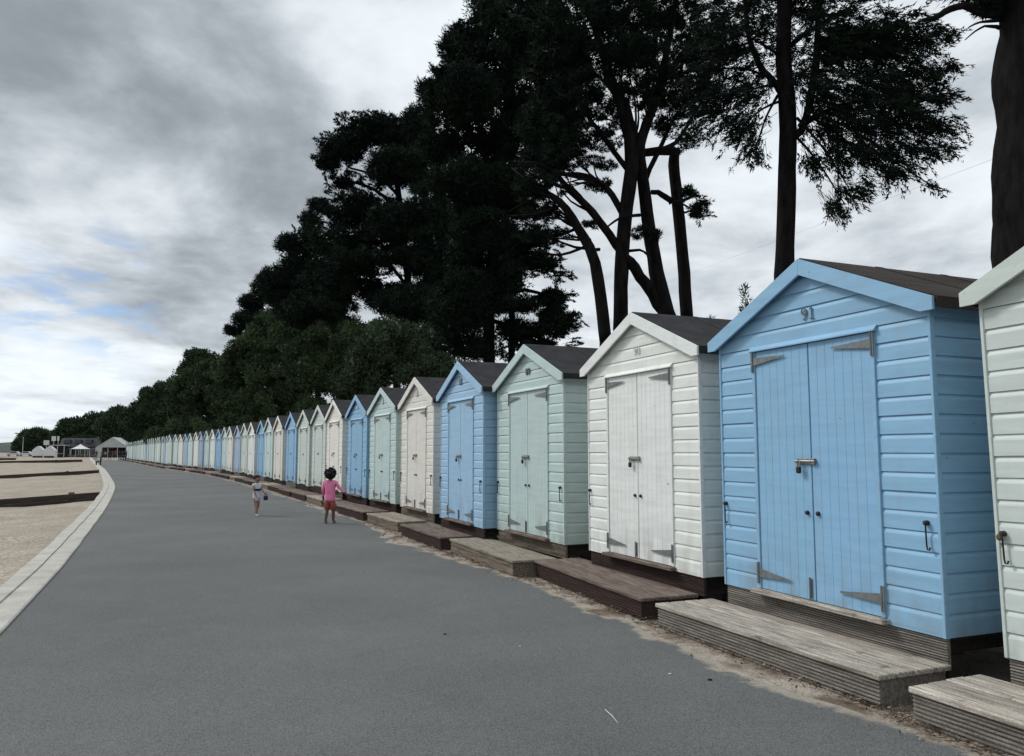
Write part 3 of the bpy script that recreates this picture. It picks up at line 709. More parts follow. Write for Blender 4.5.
def limb(b, pts, Y, base_y=0.0, seg=9, jit=.06, wig=.03):
    """pts: (px, py, width_px[, extra depth]) sampled smoothly"""
    P = []; r = []
    for q in pts:
        dY = q[3] if len(q) > 3 else 0
        P.append(np.array(at(q[0], q[1], Y+dY))); r.append(q[2]*(Y+dY)/F_PX/2)
    out = []; rad = []
    for i in range(len(P)-1):
        a = P[max(i-1, 0)]; p0 = P[i]; p1 = P[i+1]; d = P[min(i+2, len(P)-1)]; n = max(3, int(np.linalg.norm(p1-p0)/.35)); n = min(n, 14)
        for k in range(n):
            t = k/n; c = .5*((2*p0)+(-a+p1)*t+(2*a-5*p0+4*p1-d)*t*t+(-a+3*p0-3*p1+d)*t**3)
            rr = r[i]*(1-t)+r[i+1]*t; out.append(c+rng.normal(size=3)*rr*wig*2); rad.append(rr)
    out.append(P[-1]); rad.append(r[-1]); b.tube([Vector(o) for o in out], rad, seg, True, jit)
def ground_limb(px, py, Y, w):   # the foot of a trunk straight down to the ground
    p = at(px, py, Y); return p
def tree(name, Y, trunks, branches, clumps, label, cat='tree', group=None, lobe=.55, per=230, size=.16, wid=.035, leaf='needle', core=14, loose=None, spray=None, fine=(2.1, .70, .72, .66, .80), lfine=(3.0, .50, .48), **kw):
    base = trunks[0][0]; bp_ = at(base[0], base[1], Y+(base[3] if len(base) > 3 else 0))
    t = thing(name, (bp_.x, bp_.y, 0), 0, label, cat, group)
    def seat(o): o.location = (-bp_.x, -bp_.y, 0); return o
    for tr in trunks:
        b = MB(); q = tr[0]; dY = q[3] if len(q) > 3 else 0; p = at(q[0], q[1], Y+dY)
        if p.z > .3:     # carry it down to the ground with a flared foot
            r = q[2]*(Y+dY)/F_PX/2; foot = [Vector((p.x, p.y, -.15)), Vector((p.x, p.y, .15)), Vector((p.x, p.y, max(.5, p.z*.5))), p]
            b.tube(foot, [r*1.5, r*1.22, r*1.03, r], 18, True, .05)
        limb(b, tr, Y, seg=18, jit=.05, wig=.012); seat(b.build('trunk', M['bark'], t, True))
    if branches:
        if len(branches) <= 20:
            for br in branches: b = MB(); limb(b, br, Y, seg=7, wig=.06); seat(b.build('limb', M['bark'], t, True))
        else:
            b = MB()
            for br in branches: limb(b, br, Y, seg=6, wig=.06)
            seat(b.build('limbs', M['bark'], t, True))
    fn, fl, fp, fs, fw = fine
    L1 = [clump_lobes(px, py, rx, ry, Y+dY, int(n*fn), lobe*sc*fl, dp) for (px, py, rx, ry, n, sc, dY, dp) in clumps]
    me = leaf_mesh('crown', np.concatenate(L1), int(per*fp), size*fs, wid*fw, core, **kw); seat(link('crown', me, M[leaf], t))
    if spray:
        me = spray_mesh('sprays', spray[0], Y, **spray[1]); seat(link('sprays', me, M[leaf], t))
    if loose:
        ln_, ll, lp = lfine
        L2 = [clump_lobes(px, py, rx, ry, Y+dY, int(n*ln_), lobe*sc*ll, dp) for (px, py, rx, ry, n, sc, dY, dp) in loose[0]]
        me = leaf_mesh('sprays', np.concatenate(L2), int(loose[1]*lp), size*fs, wid*fw, 0, **loose[2]); seat(link('sprays', me, M[leaf], t))
    return t
PINES = 'tall pines behind the beach huts'; OAKS = 'evergreen oaks behind the beach huts'

# the open multi-stemmed pine over hut 90
twigs = []
def fan(x, y, ang, ln, w, n, Y, spread=.5):
    for i in range(n):
        a = ang+random.uniform(-spread, spread); l = ln*random.uniform(.6, 1.1); c = random.uniform(-.3, .3)
        twigs.append([(x, y, w, 0), (x+math.cos(a)*l*.5, y-math.sin(a)*l*.5, w*.6, random.uniform(-.4, .4)), (x+math.cos(a+c)*l, y-math.sin(a+c)*l, w*.3, random.uniform(-.8, .8))])
for x, y, a, l, n in ((606, 187, 2.4, 50, 6), (560, 180, 2.9, 50, 6), (548, 194, 3.0, 40, 5), (650, 120, 1.5, 55, 6), (590, 240, 2.7, 45, 4), (700, 60, .3, 40, 5), (680, 75, .9, 45, 5), (635, 140, 1.9, 70, 6), (640, 110, 1.2, 70, 6), (665, 80, .6, 60, 5), (690, 60, .5, 40, 4), (592, 212, 2.4, 60, 4), (570, 190, 2.6, 50, 5), (578, 228, 2.6, 45, 5), (605, 187, 2.5, 50, 5), (560, 200, 2.7, 40, 4), (673, 202, -.2, 30, 3), (695, 117, .6, 30, 4), (619, 102, 1.8, 60, 5)):
    fan(x, y, a, l, 3.2, n, 18)
for t_ in ([(600, 250), (575, 247), (545, 236)], [(578, 228), (552, 236), (525, 222)], [(617, 252), (640, 250), (648, 256)], [(590, 245), (560, 255), (535, 250)], [(562, 205), (535, 214), (510, 216)], [(640, 215), (620, 218), (606, 228)]):
    twigs.append([(p[0], p[1], 3.6-i*.9, random.uniform(-.5, .5)) for i, p in enumerate(t_)])
tree('pine_tree', 18.6,
     [[(620.6, 330, 15), (622, 256, 14), (627, 206, 13.5), (632, 152, 15), (622, 110, 11), (605, 60, 8), (590, 10, 6), (580, -60, 4)],
      [(668, 320, 18, .5), (659, 285, 16, .5), (649, 228, 13, .4), (644, 187, 12, .2), (640, 145, 11, 0), (652, 110, 9, .2), (665, 60, 7, .3), (675, 5, 5, .4)],
      [(606, 343, 13, -.4), (595, 263, 11.5, -.4), (578, 228, 9.5, -.3), (560, 202, 7.5, -.3), (534, 186, 4.5, .4), (512, 168, 1.2, 1.2)]],
     [[(623, 254, 8), (616, 245, 9), (592, 212, 8), (570, 190, 6.5), (545, 160, 4, .5), (530, 132, 1.2, 1.2)], [(623, 214, 7), (605, 187, 6.5), (579, 176, 5.5), (552, 172, 3.2, .4), (528, 156, 1, 1)], [(628, 170, 6), (606, 140, 5), (585, 110, 4), (575, 70, 2.5)], [(646, 178, 6, .3), (668, 130, 4, .4), (690, 95, 2.5, .4), (715, 70, 1.2, .4)],
      [(621, 252, 8), (630, 263, 11), (645, 283, 11.5, .3), (664, 312, 12, .5)], [(640, 153, 8, .3), (660, 151, 9, .5), (676, 152, 8, .9)],
      [(640, 143, 10), (651, 112, 9), (663, 82, 8), (673, 66, 6), (700, 46, 4)], [(636, 140, 8), (628, 110, 7), (619, 92, 5), (603, 80, 4)],
      [(660, 150, 6), (675, 143, 4.5), (688, 125, 3.5), (697, 108, 2), (706, 95, 1)], [(560, 202, 5), (540, 192, 3.5), (515, 186, 1.5)]] + twigs,
     [(600, 20, 85, 48, 60, 1, 0, .9), (670, 15, 75, 34, 44, 1, 1, .9), (560, 70, 48, 46, 34, 1, .5, .9), (630, 55, 50, 24, 22, .8, -.5, .8), (610, -50, 120, 55, 60, 1.1, 0, .8), (548, 125, 40, 34, 30, .8, .6, .9), (545, 160, 34, 14, 16, .7, .6, 1)],
     'multi-stemmed pine with three bare forking trunks rising over the cream hut numbered 90', 'tree', PINES, lobe=.42, per=210, size=.14, wid=.030,
     loose=([(690, 98, 40, 9, 13, .55, 0, 1.2), (695, 62, 40, 12, 15, .6, 0, 1.2), (680, 118, 28, 8, 8, .5, .2, 1.2), (683, 140, 26, 6, 7, .5, .3, 1.2), (697, 209, 13, 10, 7, .45, .4, 1.2), (688, 192, 10, 7, 4, .4, .4, 1.2), (590, 120, 34, 20, 9, .45, 0, 1), (640, 232, 12, 9, 4, .4, .2, 1), (575, 150, 28, 16, 8, .45, 0, 1),
             (600, 165, 22, 8, 5, .4, 0, 1), (560, 160, 26, 12, 7, .45, 0, 1), (530, 215, 16, 10, 4, .4, 0, 1), (648, 95, 22, 16, 6, .45, 0, 1), (655, 235, 6, 8, 3, .4, 0, 1), (560, 235, 18, 10, 4, .35, 0, 1), (720, 40, 24, 22, 12, .6, .5, 1), (590, 95, 40, 30, 26, .6, 0, 1), (575, 140, 44, 30, 26, .5, .3, 1), (610, 130, 22, 26, 10, .5, 0, 1), (545, 185, 36, 14, 14, .45, 0, 1), (660, 105, 26, 18, 10, .5, 0, 1), (675, 85, 40, 14, 14, .55, 0, 1.2), (535, 235, 24, 12, 8, .4, 0, 1), (705, 85, 26, 22, 14, .55, .3, 1), (650, 65, 60, 22, 34, .6, .3, 1), (625, 95, 50, 18, 22, .55, .5, 1), (690, 45, 40, 20, 24, .6, .4, 1), (560, 150, 40, 26, 26, .5, .5, 1), (530, 190, 24, 16, 12, .45, .3, 1), (600, 185, 18, 8, 5, .4, .3, 1), (660, 130, 16, 8, 5, .4, .4, 1), (545, 215, 20, 8, 6, .4, .2, 1), (590, 225, 12, 6, 3, .35, 0, 1), (675, 100, 20, 10, 8, .45, .3, 1)], 150, dict(flat=.5)))
# the bare snapped stem next to it
tree('pine_tree', 19.6, [[(687, 322, 13), (682.5, 256, 12), (678, 206, 11.5), (674, 165, 11.5), (675, 154, 9)]],
     [[(673, 203, 7), (662, 194, 6), (651, 192, 5)], [(675, 158, 9), (673.5, 150, 6), (672, 145, 1.5)], [(679, 214, 3), (690, 211, 2), (702, 205, 1.5)]],
     [(676, 153, 4, 3, 2, .4, 0, 1)], 'slim bare snapped pine stem beside the multi-stemmed pine, right of its trunks', 'tree', PINES, lobe=.35, per=130, size=.13, wid=.028, core=2, spray=([(699, 211, 11, 9, 16, 0), (690, 196, 8, 6, 7, 0), (703, 203, 7, 5, 6, 0)], dict(centre=at(680, 206, 19.6), L=.26, W=.11, droop=.05, spread=.9)))
# the tall single-trunk tree behind hut 91
tw = []
for (x0, y0, x1, y1) in ((797, 118, 850, 190), (806, 110, 905, 165), (812, 85, 930, 120), (812, 70, 930, 95), (815, 60, 920, 60), (808, 115, 880, 175), (790, 130, 845, 205), (784, 100, 740, 130), (778, 85, 730, 105), (770, 78, 715, 70), (786, 60, 720, 30), (815, 100, 940, 145), (840, 140, 935, 188), (838, 120, 838, 205), (778, 95, 755, 150)):
    mx_, my_ = (x0+x1)/2, (y0+y1)/2-6; tw.append([(x0, y0, 3.4, 0), (mx_, my_, 2.2, random.uniform(-.5, .5)), (x1, y1, 1.0, random.uniform(-.9, .9))])
tree('cypress_tree', 13.6, [[(784.5, 290, 20), (784.5, 262, 19), (786, 207, 18), (788, 130, 17.5), (784, 59, 16), (784, 0, 14), (782, -60, 10), (782, -140, 5)]],
     [[(792, 138, 9), (805, 122, 8), (815, 67, 8), (819, 20, 6), (822, -30, 4)], [(784, 95, 8), (772, 80, 7), (760, 66, 6.5), (749, 36, 5.5), (745, 0, 4)], [(800, 126, 6), (830, 110, 5), (870, 98, 3.5), (915, 90, 2)], [(786, 50, 6), (810, 30, 5), (850, 8, 4)]] + tw,
     [(800, -10, 80, 30, 30, .8, .3, .8), (790, -70, 110, 50, 50, 1.1, 0, .8), (845, 45, 40, 22, 14, .7, .3, .8)],
     'tall dark cypress with single straight trunk rising behind the blue hut numbered 91', 'tree', PINES, lobe=.30, per=120, size=.15, wid=.040, leaf='cypress', core=3,
     fine=(3.0, .6, .5, .8, .9), up=.0, centre=at(786, 60, 13.6), droop=.12, flat=.5,
     spray=([(838, 45, 66, 34, 280, 0), (785, 5, 95, 40, 330, .3), (885, 45, 46, 30, 170, 0), (850, 92, 52, 20, 150, -.2), (895, 88, 42, 18, 130, .2), (870, 122, 62, 16, 190, 0), (925, 100, 28, 8, 36, .1), (930, 124, 26, 9, 36, 0), (912, 148, 34, 11, 56, 0), (855, 150, 44, 13, 84, 0),
             (886, 170, 30, 8, 34, .1), (850, 188, 16, 9, 24, 0), (834, 202, 16, 5, 18, 0), (926, 185, 8, 3, 5, 0), (812, 156, 18, 7, 18, 0), (735, 50, 46, 32, 170, .2), (735, 98, 36, 18, 84, 0), (742, 126, 30, 14, 54, 0), (756, 148, 14, 10, 16, 0), (712, 78, 24, 20, 50, .2), (935, 66, 22, 10, 26, 0), (925, 36, 26, 16, 40, 0),
             (760, 85, 20, 14, 26, .1), (700, 120, 16, 10, 14, .2), (805, 85, 18, 20, 26, -.2), (820, 120, 24, 12, 30, 0)], dict(centre=at(784, 50, 13.6), droop=.2)))
# the great trunk at the right edge
tree('pine_tree', 9.9, [[(1031, 300, 62), (1030, 230, 65), (1029, 195, 66), (1031, 122, 62), (1029, 74, 66), (1032, 30, 63), (1034, -60, 57), (1040, -200, 44), (1044, -420, 26)]],
     [[(1000, 14, 12), (985, 14, 9), (964, 5, 7.5), (945, 12, 7), (934, 18, 6), (922, 20, 3)], [(1000, 28, 5), (985, 26, 2.5), (972, 34, 1.6), (965, 40, 1)], [(1000, 20, 5), (980, 22, 2.5), (968, 28, 1.2)], [(1005, -40, 16), (970, -70, 10), (930, -120, 6)], [(1060, -120, 14), (1090, -180, 9), (1110, -260, 5)], [(1002, 5, 6), (988, -6, 3), (972, -2, 1.5)]],
     [(985, -30, 60, 26, 26, .9, 0, .9), (1020, -200, 150, 70, 70, 1.3, 0, .9), (930, -120, 70, 40, 30, 1.1, 0, .9), (1110, -250, 90, 60, 40, 1.2, 0, .9), (1040, -380, 100, 60, 50, 1.2, 0, .9), (985, 6, 16, 8, 8, .5, 0, 1)],
     'thick dark pine trunk at the right edge, behind the pale green hut', 'tree', PINES, lobe=.36, per=160, size=.13, wid=.026, core=8)
# the great dense dome left of the open pine
tree('pine_tree', 27, [[(489, 372, 12), (489, 330, 11.5), (490, 290, 11), (494, 230, 11), (500, 160, 12), (510, 90, 10), (520, 0, 7)], [(511, 368, 7, .8), (512, 320, 6.5, .8), (509, 270, 6, .8), (505, 200, 5, .6)]],
     [[(498, 180, 7), (470, 130, 5), (450, 100, 3)], [(498, 200, 7), (540, 150, 6), (570, 110, 4)], [(491, 300, 5), (525, 290, 4), (560, 300, 2.5)], [(491, 320, 5), (530, 330, 4), (565, 318, 2)]],
     [(520, 60, 92, 74, 90, 1.15, 0, .8), (452, 100, 34, 44, 30, 1, -1, .9), (470, 55, 36, 40, 30, 1, 0, .9), (500, 145, 72, 40, 50, 1, .5, .8), (540, -40, 100, 80, 70, 1.3, 0, .8), (440, 150, 26, 24, 14, .9, 0, 1), (430, 95, 14, 26, 10, .8, -.5, 1), (545, 110, 50, 34, 24, .9, 0, .9),
      (480, 205, 36, 30, 22, .9, 0, .9), (505, 250, 28, 30, 16, .8, 0, .9), (532, 262, 30, 10, 10, .7, 0, 1), (520, 330, 26, 14, 12, .7, 0, 1), (555, 322, 24, 17, 14, .7, 0, 1), (553, 298, 18, 9, 7, .65, 0, 1), (470, 265, 28, 34, 20, .9, 0, 1), (455, 315, 34, 34, 24, .9, 0, 1), (475, 345, 30, 18, 12, .8, 0, 1), (535, 345, 24, 10, 7, .6, 0, 1), (495, 15, 22, 20, 10, .9, 0, 1), (470, 95, 40, 36, 40, 1, -1.5, .8), (465, 180, 44, 26, 34, 1, -1, .8), (500, 185, 40, 22, 30, .9, -1.2, .8), (485, 235, 36, 34, 40, .9, -1.2, .8), (470, 300, 36, 36, 44, .9, -1.2, .8), (505, 280, 26, 26, 22, .8, -1, .9), (515, 305, 34, 8, 12, .6, -.8, 1), (520, 210, 24, 12, 12, .7, 0, 1), (535, 240, 24, 10, 10, .6, -.3, 1)],
     'massive dense dark pine with the biggest rounded crown, left of the forked stems', 'tree', PINES, lobe=.62, per=250, size=.20, wid=.050, core=18,
     spray=([(555, 320, 26, 17, 110, 0), (553, 298, 22, 10, 60, 0), (530, 332, 32, 14, 90, 0), (532, 262, 36, 13, 80, 0), (520, 345, 34, 14, 60, 0), (540, 240, 26, 12, 50, 0), (545, 210, 24, 14, 40, 0), (560, 275, 14, 6, 16, 0), (450, 85, 26, 34, 90, 0), (475, 45, 26, 28, 80, 0), (570, 345, 14, 8, 14, 0)], dict(centre=at(500, 240, 27), L=.26, W=.17, blade=.11, wid=.045, droop=-.15, spread=1.0, per=44)))
# the layered pine further left
tree('pine_tree', 47, [[(415, 390, 8), (412, 330, 7.5), (405, 250, 7), (398, 190, 6), (392, 140, 4)], [(438, 390, 6, -2), (436, 320, 5.5, -2), (432, 250, 5, -2), (425, 180, 4, -2)]],
     [[(404, 215, 4.5), (375, 190, 3.5), (345, 180, 2)], [(405, 250, 4), (430, 242, 3), (450, 236, 2)], [(402, 200, 4), (380, 178, 3), (350, 168, 2)], [(410, 290, 4), (385, 262, 3), (355, 258, 2)]],
     [(375, 130, 40, 15, 34, .9, 0, .9), (345, 148, 31, 16, 30, .9, 0, .9), (328, 163, 14, 14, 12, .7, 0, 1), (405, 138, 36, 26, 34, 1, 0, .9), (418, 130, 24, 30, 26, 1, -2, .9), (420, 180, 34, 16, 22, .9, 0, .9), (360, 212, 52, 20, 44, 1, 0, .9), (385, 180, 26, 6, 10, .6, 0, 1), (345, 183, 16, 5, 6, .6, 0, 1), (415, 222, 42, 22, 34, 1, 0, .9),
      (355, 245, 54, 20, 44, 1, 0, .9), (425, 262, 24, 30, 22, .9, 1, .9), (400, 300, 44, 20, 34, 1, 0, .9), (345, 285, 44, 22, 34, 1, 0, .9), (440, 300, 34, 40, 40, 1, 0, .9), (425, 345, 44, 30, 38, 1, 0, .9), (455, 225, 30, 30, 22, 1, -2, .9), (400, 165, 40, 24, 40, 1, -3, .8), (395, 225, 40, 24, 44, 1, -3, .8), (428, 215, 30, 40, 44, 1, -4, .8), (440, 260, 30, 26, 30, 1, -4, .8), (410, 255, 26, 10, 14, .8, -3, 1), (415, 305, 44, 24, 50, 1, -4, .8), (365, 262, 46, 16, 34, .9, -2, .9), (322, 205, 16, 10, 8, .7, 0, 1)],
     'broad pine with flat foliage layers and sky gaps, left of the massive pine', 'tree', PINES, lobe=.78, per=200, size=.26, wid=.070, core=18,
     spray=([(375, 130, 42, 15, 130, 0), (345, 150, 31, 16, 90, 0), (328, 165, 14, 13, 40, 0), (375, 180, 40, 9, 60, 0), (345, 184, 22, 8, 36, 0), (360, 212, 56, 23, 150, 0), (345, 240, 52, 26, 140, 0), (400, 252, 40, 16, 60, 0), (395, 285, 40, 10, 50, 0), (345, 285, 46, 24, 110, 0)], dict(centre=at(420, 260, 47), L=.34, W=.26, blade=.16, wid=.07, droop=-.4, spread=1.1, per=44)))
tree('pine_tree', 62, [[(318, 400, 6), (318, 330, 5.5), (316, 270, 4.5), (312, 215, 3)]], [[(317, 290, 3.5), (295, 265, 2.5), (280, 255, 1.5)]],
     [(310, 225, 14, 20, 16, .8, 0, 1), (300, 246, 26, 18, 26, 1, 0, .9), (292, 270, 24, 18, 24, 1, 0, .9), (320, 280, 38, 28, 44, 1, 0, .9), (310, 310, 40, 26, 44, 1, 0, .9), (278, 290, 20, 22, 22, .9, 0, 1), (335, 255, 30, 30, 40, 1, -3, .9), (325, 310, 44, 24, 44, 1, -3, .9), (270, 280, 12, 16, 12, .8, 0, 1)],
     'narrow dark pine stepping down left of the flat-layered pine', 'tree', PINES, lobe=.9, per=170, size=.32, wid=.09, core=18)
tree('pine_tree', 84, [[(262, 400, 4.5), (262, 330, 4), (262, 285, 2.5)]], [[(262, 330, 2.5), (250, 318, 2), (240, 312, 1)]],
     [(266, 288, 16, 20, 24, .9, 0, 1), (250, 305, 15, 13, 16, .9, 0, 1), (244, 320, 16, 14, 18, .9, 0, 1), (258, 330, 24, 24, 30, 1, 0, 1), (233, 331, 9, 8, 8, .8, 0, 1), (282, 312, 18, 22, 20, 1, 0, 1)],
     'small dark pine peeping above the green oaks, lowest of the pines', 'tree', PINES, lobe=1.0, per=150, size=.40, wid=.12, core=16)
# evergreen oaks: domes of leaf clumps
def oak(px, Y, domes, label, leaf='oak', foot=460, w=None):
    tree('oak_tree', Y, [[(px, foot-25, 9*40/Y+1.5), (px+2, foot-60*60/Y, 7*40/Y+1), (px-2, foot-95*60/Y, 5*40/Y+.8)]], None,
         [(x, y, rx, ry, n, sc, 0, .9) for (x, y, rx, ry, n, sc) in domes], label, 'tree', OAKS, lobe=max(.75, Y*.0105), per=230, size=max(.20, Y*.0042), wid=max(.12, Y*.0026), leaf=leaf, core=14, up=.35, flat=.85, fine=(1.5, .88, .9, .72, .8))
oak(395, 42, [(395, 345, 48, 34, 60, 1), (430, 375, 44, 26, 44, 1), (365, 372, 34, 30, 36, 1), (470, 385, 36, 18, 26, .9)], 'dark leafy evergreen oak closest behind the huts, under the flat-layered pine', 'oak_dark')
oak(340, 58, [(340, 345, 46, 28, 70, 1), (318, 372, 34, 34, 46, 1), (368, 338, 26, 20, 26, .9), (350, 385, 40, 26, 44, 1), (330, 412, 40, 16, 36, .8), (300, 352, 20, 20, 16, .9)], 'olive green oak with broad domed top in front of the flat-layered pine')
oak(278, 74, [(280, 335, 38, 28, 60, 1), (255, 352, 28, 24, 36, 1), (275, 380, 42, 34, 60, 1), (302, 340, 20, 18, 18, .9), (235, 372, 26, 26, 30, 1), (282, 405, 40, 20, 36, 1), (262, 425, 44, 18, 40, .9)], 'olive green oak with tall rounded top under the small dark pine')
oak(208, 96, [(215, 372, 28, 20, 36, 1), (200, 390, 36, 28, 60, 1), (222, 402, 36, 26, 46, 1), (190, 370, 12, 12, 12, .9), (240, 410, 26, 20, 24, 1), (200, 356, 16, 9, 10, .8), (205, 430, 44, 16, 40, .9), (175, 437, 30, 12, 26, .9)], 'dark green oak, second of the dome-topped oaks left of the pines')
oak(162, 120, [(170, 396, 24, 20, 36, 1), (156, 408, 24, 22, 40, 1), (178, 415, 26, 20, 36, 1), (150, 396, 12, 10, 10, .8), (140, 420, 20, 18, 26, 1), (168, 436, 24, 12, 30, .9)], 'dark rounded oak above the far middle of the hut row', 'oak_dark')
oak(122, 210, [(121, 420, 17, 15, 36, 1), (108, 428, 14, 14, 24, 1), (136, 424, 16, 18, 30, 1), (122, 436, 22, 14, 30, 1)], 'rounded oak rising straight behind the white marquee', 'oak_dark')
oak(82, 235, [(86, 428, 17, 12, 30, 1), (72, 430, 13, 13, 26, 1), (98, 424, 14, 14, 26, 1), (62, 436, 9, 9, 14, .9), (84, 441, 26, 9, 24, 1)], 'dark rounded oak behind the cafe roofs', 'oak_dark')
oak(33, 250, [(33, 439, 14, 13, 40, 1), (22, 446, 8, 8, 16, .8), (42, 445, 9, 9, 18, .9)], 'isolated round dark tree at the far left of the beach', 'oak_dark')
oak(47, 275, [(47, 438, 7, 8, 16, .9), (52, 443, 7, 6, 12, .9)], 'lighter green tree just right of the isolated round tree')
def hill():
    V = []; Fc = []; n = 60
    for i in range(n+1):
        x = -1500+i*22; h = 8+9*math.sin(i*.09+.6)**2+4*math.sin(i*.31)+1.5*math.sin(i*.9)
        V += [(x, 900, -1), (x, 960, h), (x, 1060, h*1.15), (x, 1200, -1)]
    for i in range(n):
        for j in range(3): a = i*4+j; Fc.append((a, a+4, a+5, a+1))
    me = bpy.data.meshes.new('hills'); me.from_pydata(V, [], Fc); me.update()
    tag(link('hills', me, mat('wooded_hill', (.060, .080, .070), .95, .2, .02, col2=(.035, .05, .045), bump=1, bscale=.1)), kind='structure')  # distance haze is put into the blue-green hill colour
hill()
# shoots of a shrub poking over the roofs
def shrub(px, py, Y, h_px, n, label):
    p = at(px, py, Y); t = thing('shrub', (p.x, p.y, 0), 0, label, 'shrub', 'shrubs behind the huts'); b = MB(); lv = []
    for i in range(n):
        x0, y0 = random.uniform(-.4, .4), random.uniform(-.3, .3); hh = p.z+random.uniform(-.1, .12) if i == 0 else p.z-random.uniform(.12, .6)
        if i == 0: x0 = y0 = 0
        b.tube([(x0*.5, y0*.5, -.05), (x0*.8, y0, hh*.6), (x0, y0, hh)], [.02, .012, .003], 5)
        for k in range(16): lv.append((x0+random.uniform(-.03, .03), y0+random.uniform(-.03, .03), hh-.55*random.random(), .06))
        for k in range(10): lv.append((x0*.9+random.uniform(-.2, .2), y0+random.uniform(-.2, .2), hh*random.uniform(.3, .8), .14))
    b.build('stem', M['bark'], t); me = leaf_mesh('foliage', lv, 12, .07, .022, 0, up=.9); link('foliage', me, M['cypress'], t)
shrub(745, 291, 11.0, 20, 4, 'thin leafy shoots poking above the left roof slope of hut 91')
shrub(710, 317, 13.0, 10, 3, 'small leafy shoot peeping above the roof of hut 90')
b = MB(); A = at(-200, 560, 60); pa = at(723, 261, 26); pb = at(988, 161, 13); d_ = pb-pa
pts = [pa+d_*t+Vector((0, 0, -0)) for t in np.linspace(-.9, 1.6, 30)]
tag(b.build('overhead_cable', M['num_pale']) if not b.tube(pts, .0022, 5) else None, 'thin overhead cable crossing the sky behind the blue hut', 'cable')

# ------------------------------------------------------------------ beach groynes
GW = wood('wet_groyne_timber', (.070, .055, .045), (.03, .024, .02)); GPALE = wood('dry_groyne_timber', (.20, .17, .135), (.09, .075, .06))
def groyne(px, py, nrm, ln, h, label, posts, tilt, top=0.0):
    p = on(px, py, 0); n = Vector((nrm[0], nrm[1], 0)).normalized(); t = Vector((-n.y, n.x, 0))
    g = thing('groyne', (p.x, p.y, .19+top), math.atan2(n.y, n.x), label, 'groyne', 'timber groynes across the beach')
    g.rotation_euler.y = tilt
    b = MB()
    for j in range(2):
        b.box(-.3, ln, -.06, .06, -.20-h*(j+1)/2-.004*j, -.20-h*j/2-.006, .01)
    b.box(-.3, ln, -.05, .05, -3.4, -.21-h)
    b.build('plank_wall', GW, g)
    for s in posts:
        q = MB(); q.box(s-.10, s+.10, -.19, -.065, -3, -.16+.02*random.random(), .012); q.build('post', GPALE, g)
groyne(97, 491.8, (-.90, -.42), 30, .42, 'nearest dark timber groyne with a pale post, meeting the kerb', (.85, 3.4, 5.8, 8.2, 11), .06)
groyne(98, 469.8, (-.88, -.47), 40, .5, 'second dark timber groyne across the beach, in the middle', (2.2, 7, 12, 20), .05)
groyne(80, 461.8, (-.88, -.47), 55, .6, 'farthest dark timber groyne near the beach cafe', (3, 10, 17), .018, .34)
p = at(2, 459.5, 140); b = MB()
t = thing('beached_boat', (p.x, p.y, p.z-.35), .4, 'small dark boat hull lying on the far beach at the left edge', 'boat')
hull = [(-1.9, .0), (-1.5, .55), (0, .75), (1.4, .55), (2.3, 0), (1.4, -.55), (0, -.75), (-1.5, -.55)]
for i in range(8):
    j = (i+1) % 8; a, c = hull[i], hull[j]; b.face([(a[0]*.8, a[1]*.5, 0), (c[0]*.8, c[1]*.5, 0), (c[0], c[1], .6), (a[0], a[1], .6)])
b.face([(x*.8, y*.5, 0) for x, y in hull]); b.face([(x*.95, y*.93, .48) for x, y in hull]); b.build('hull', M['bearer'], t)

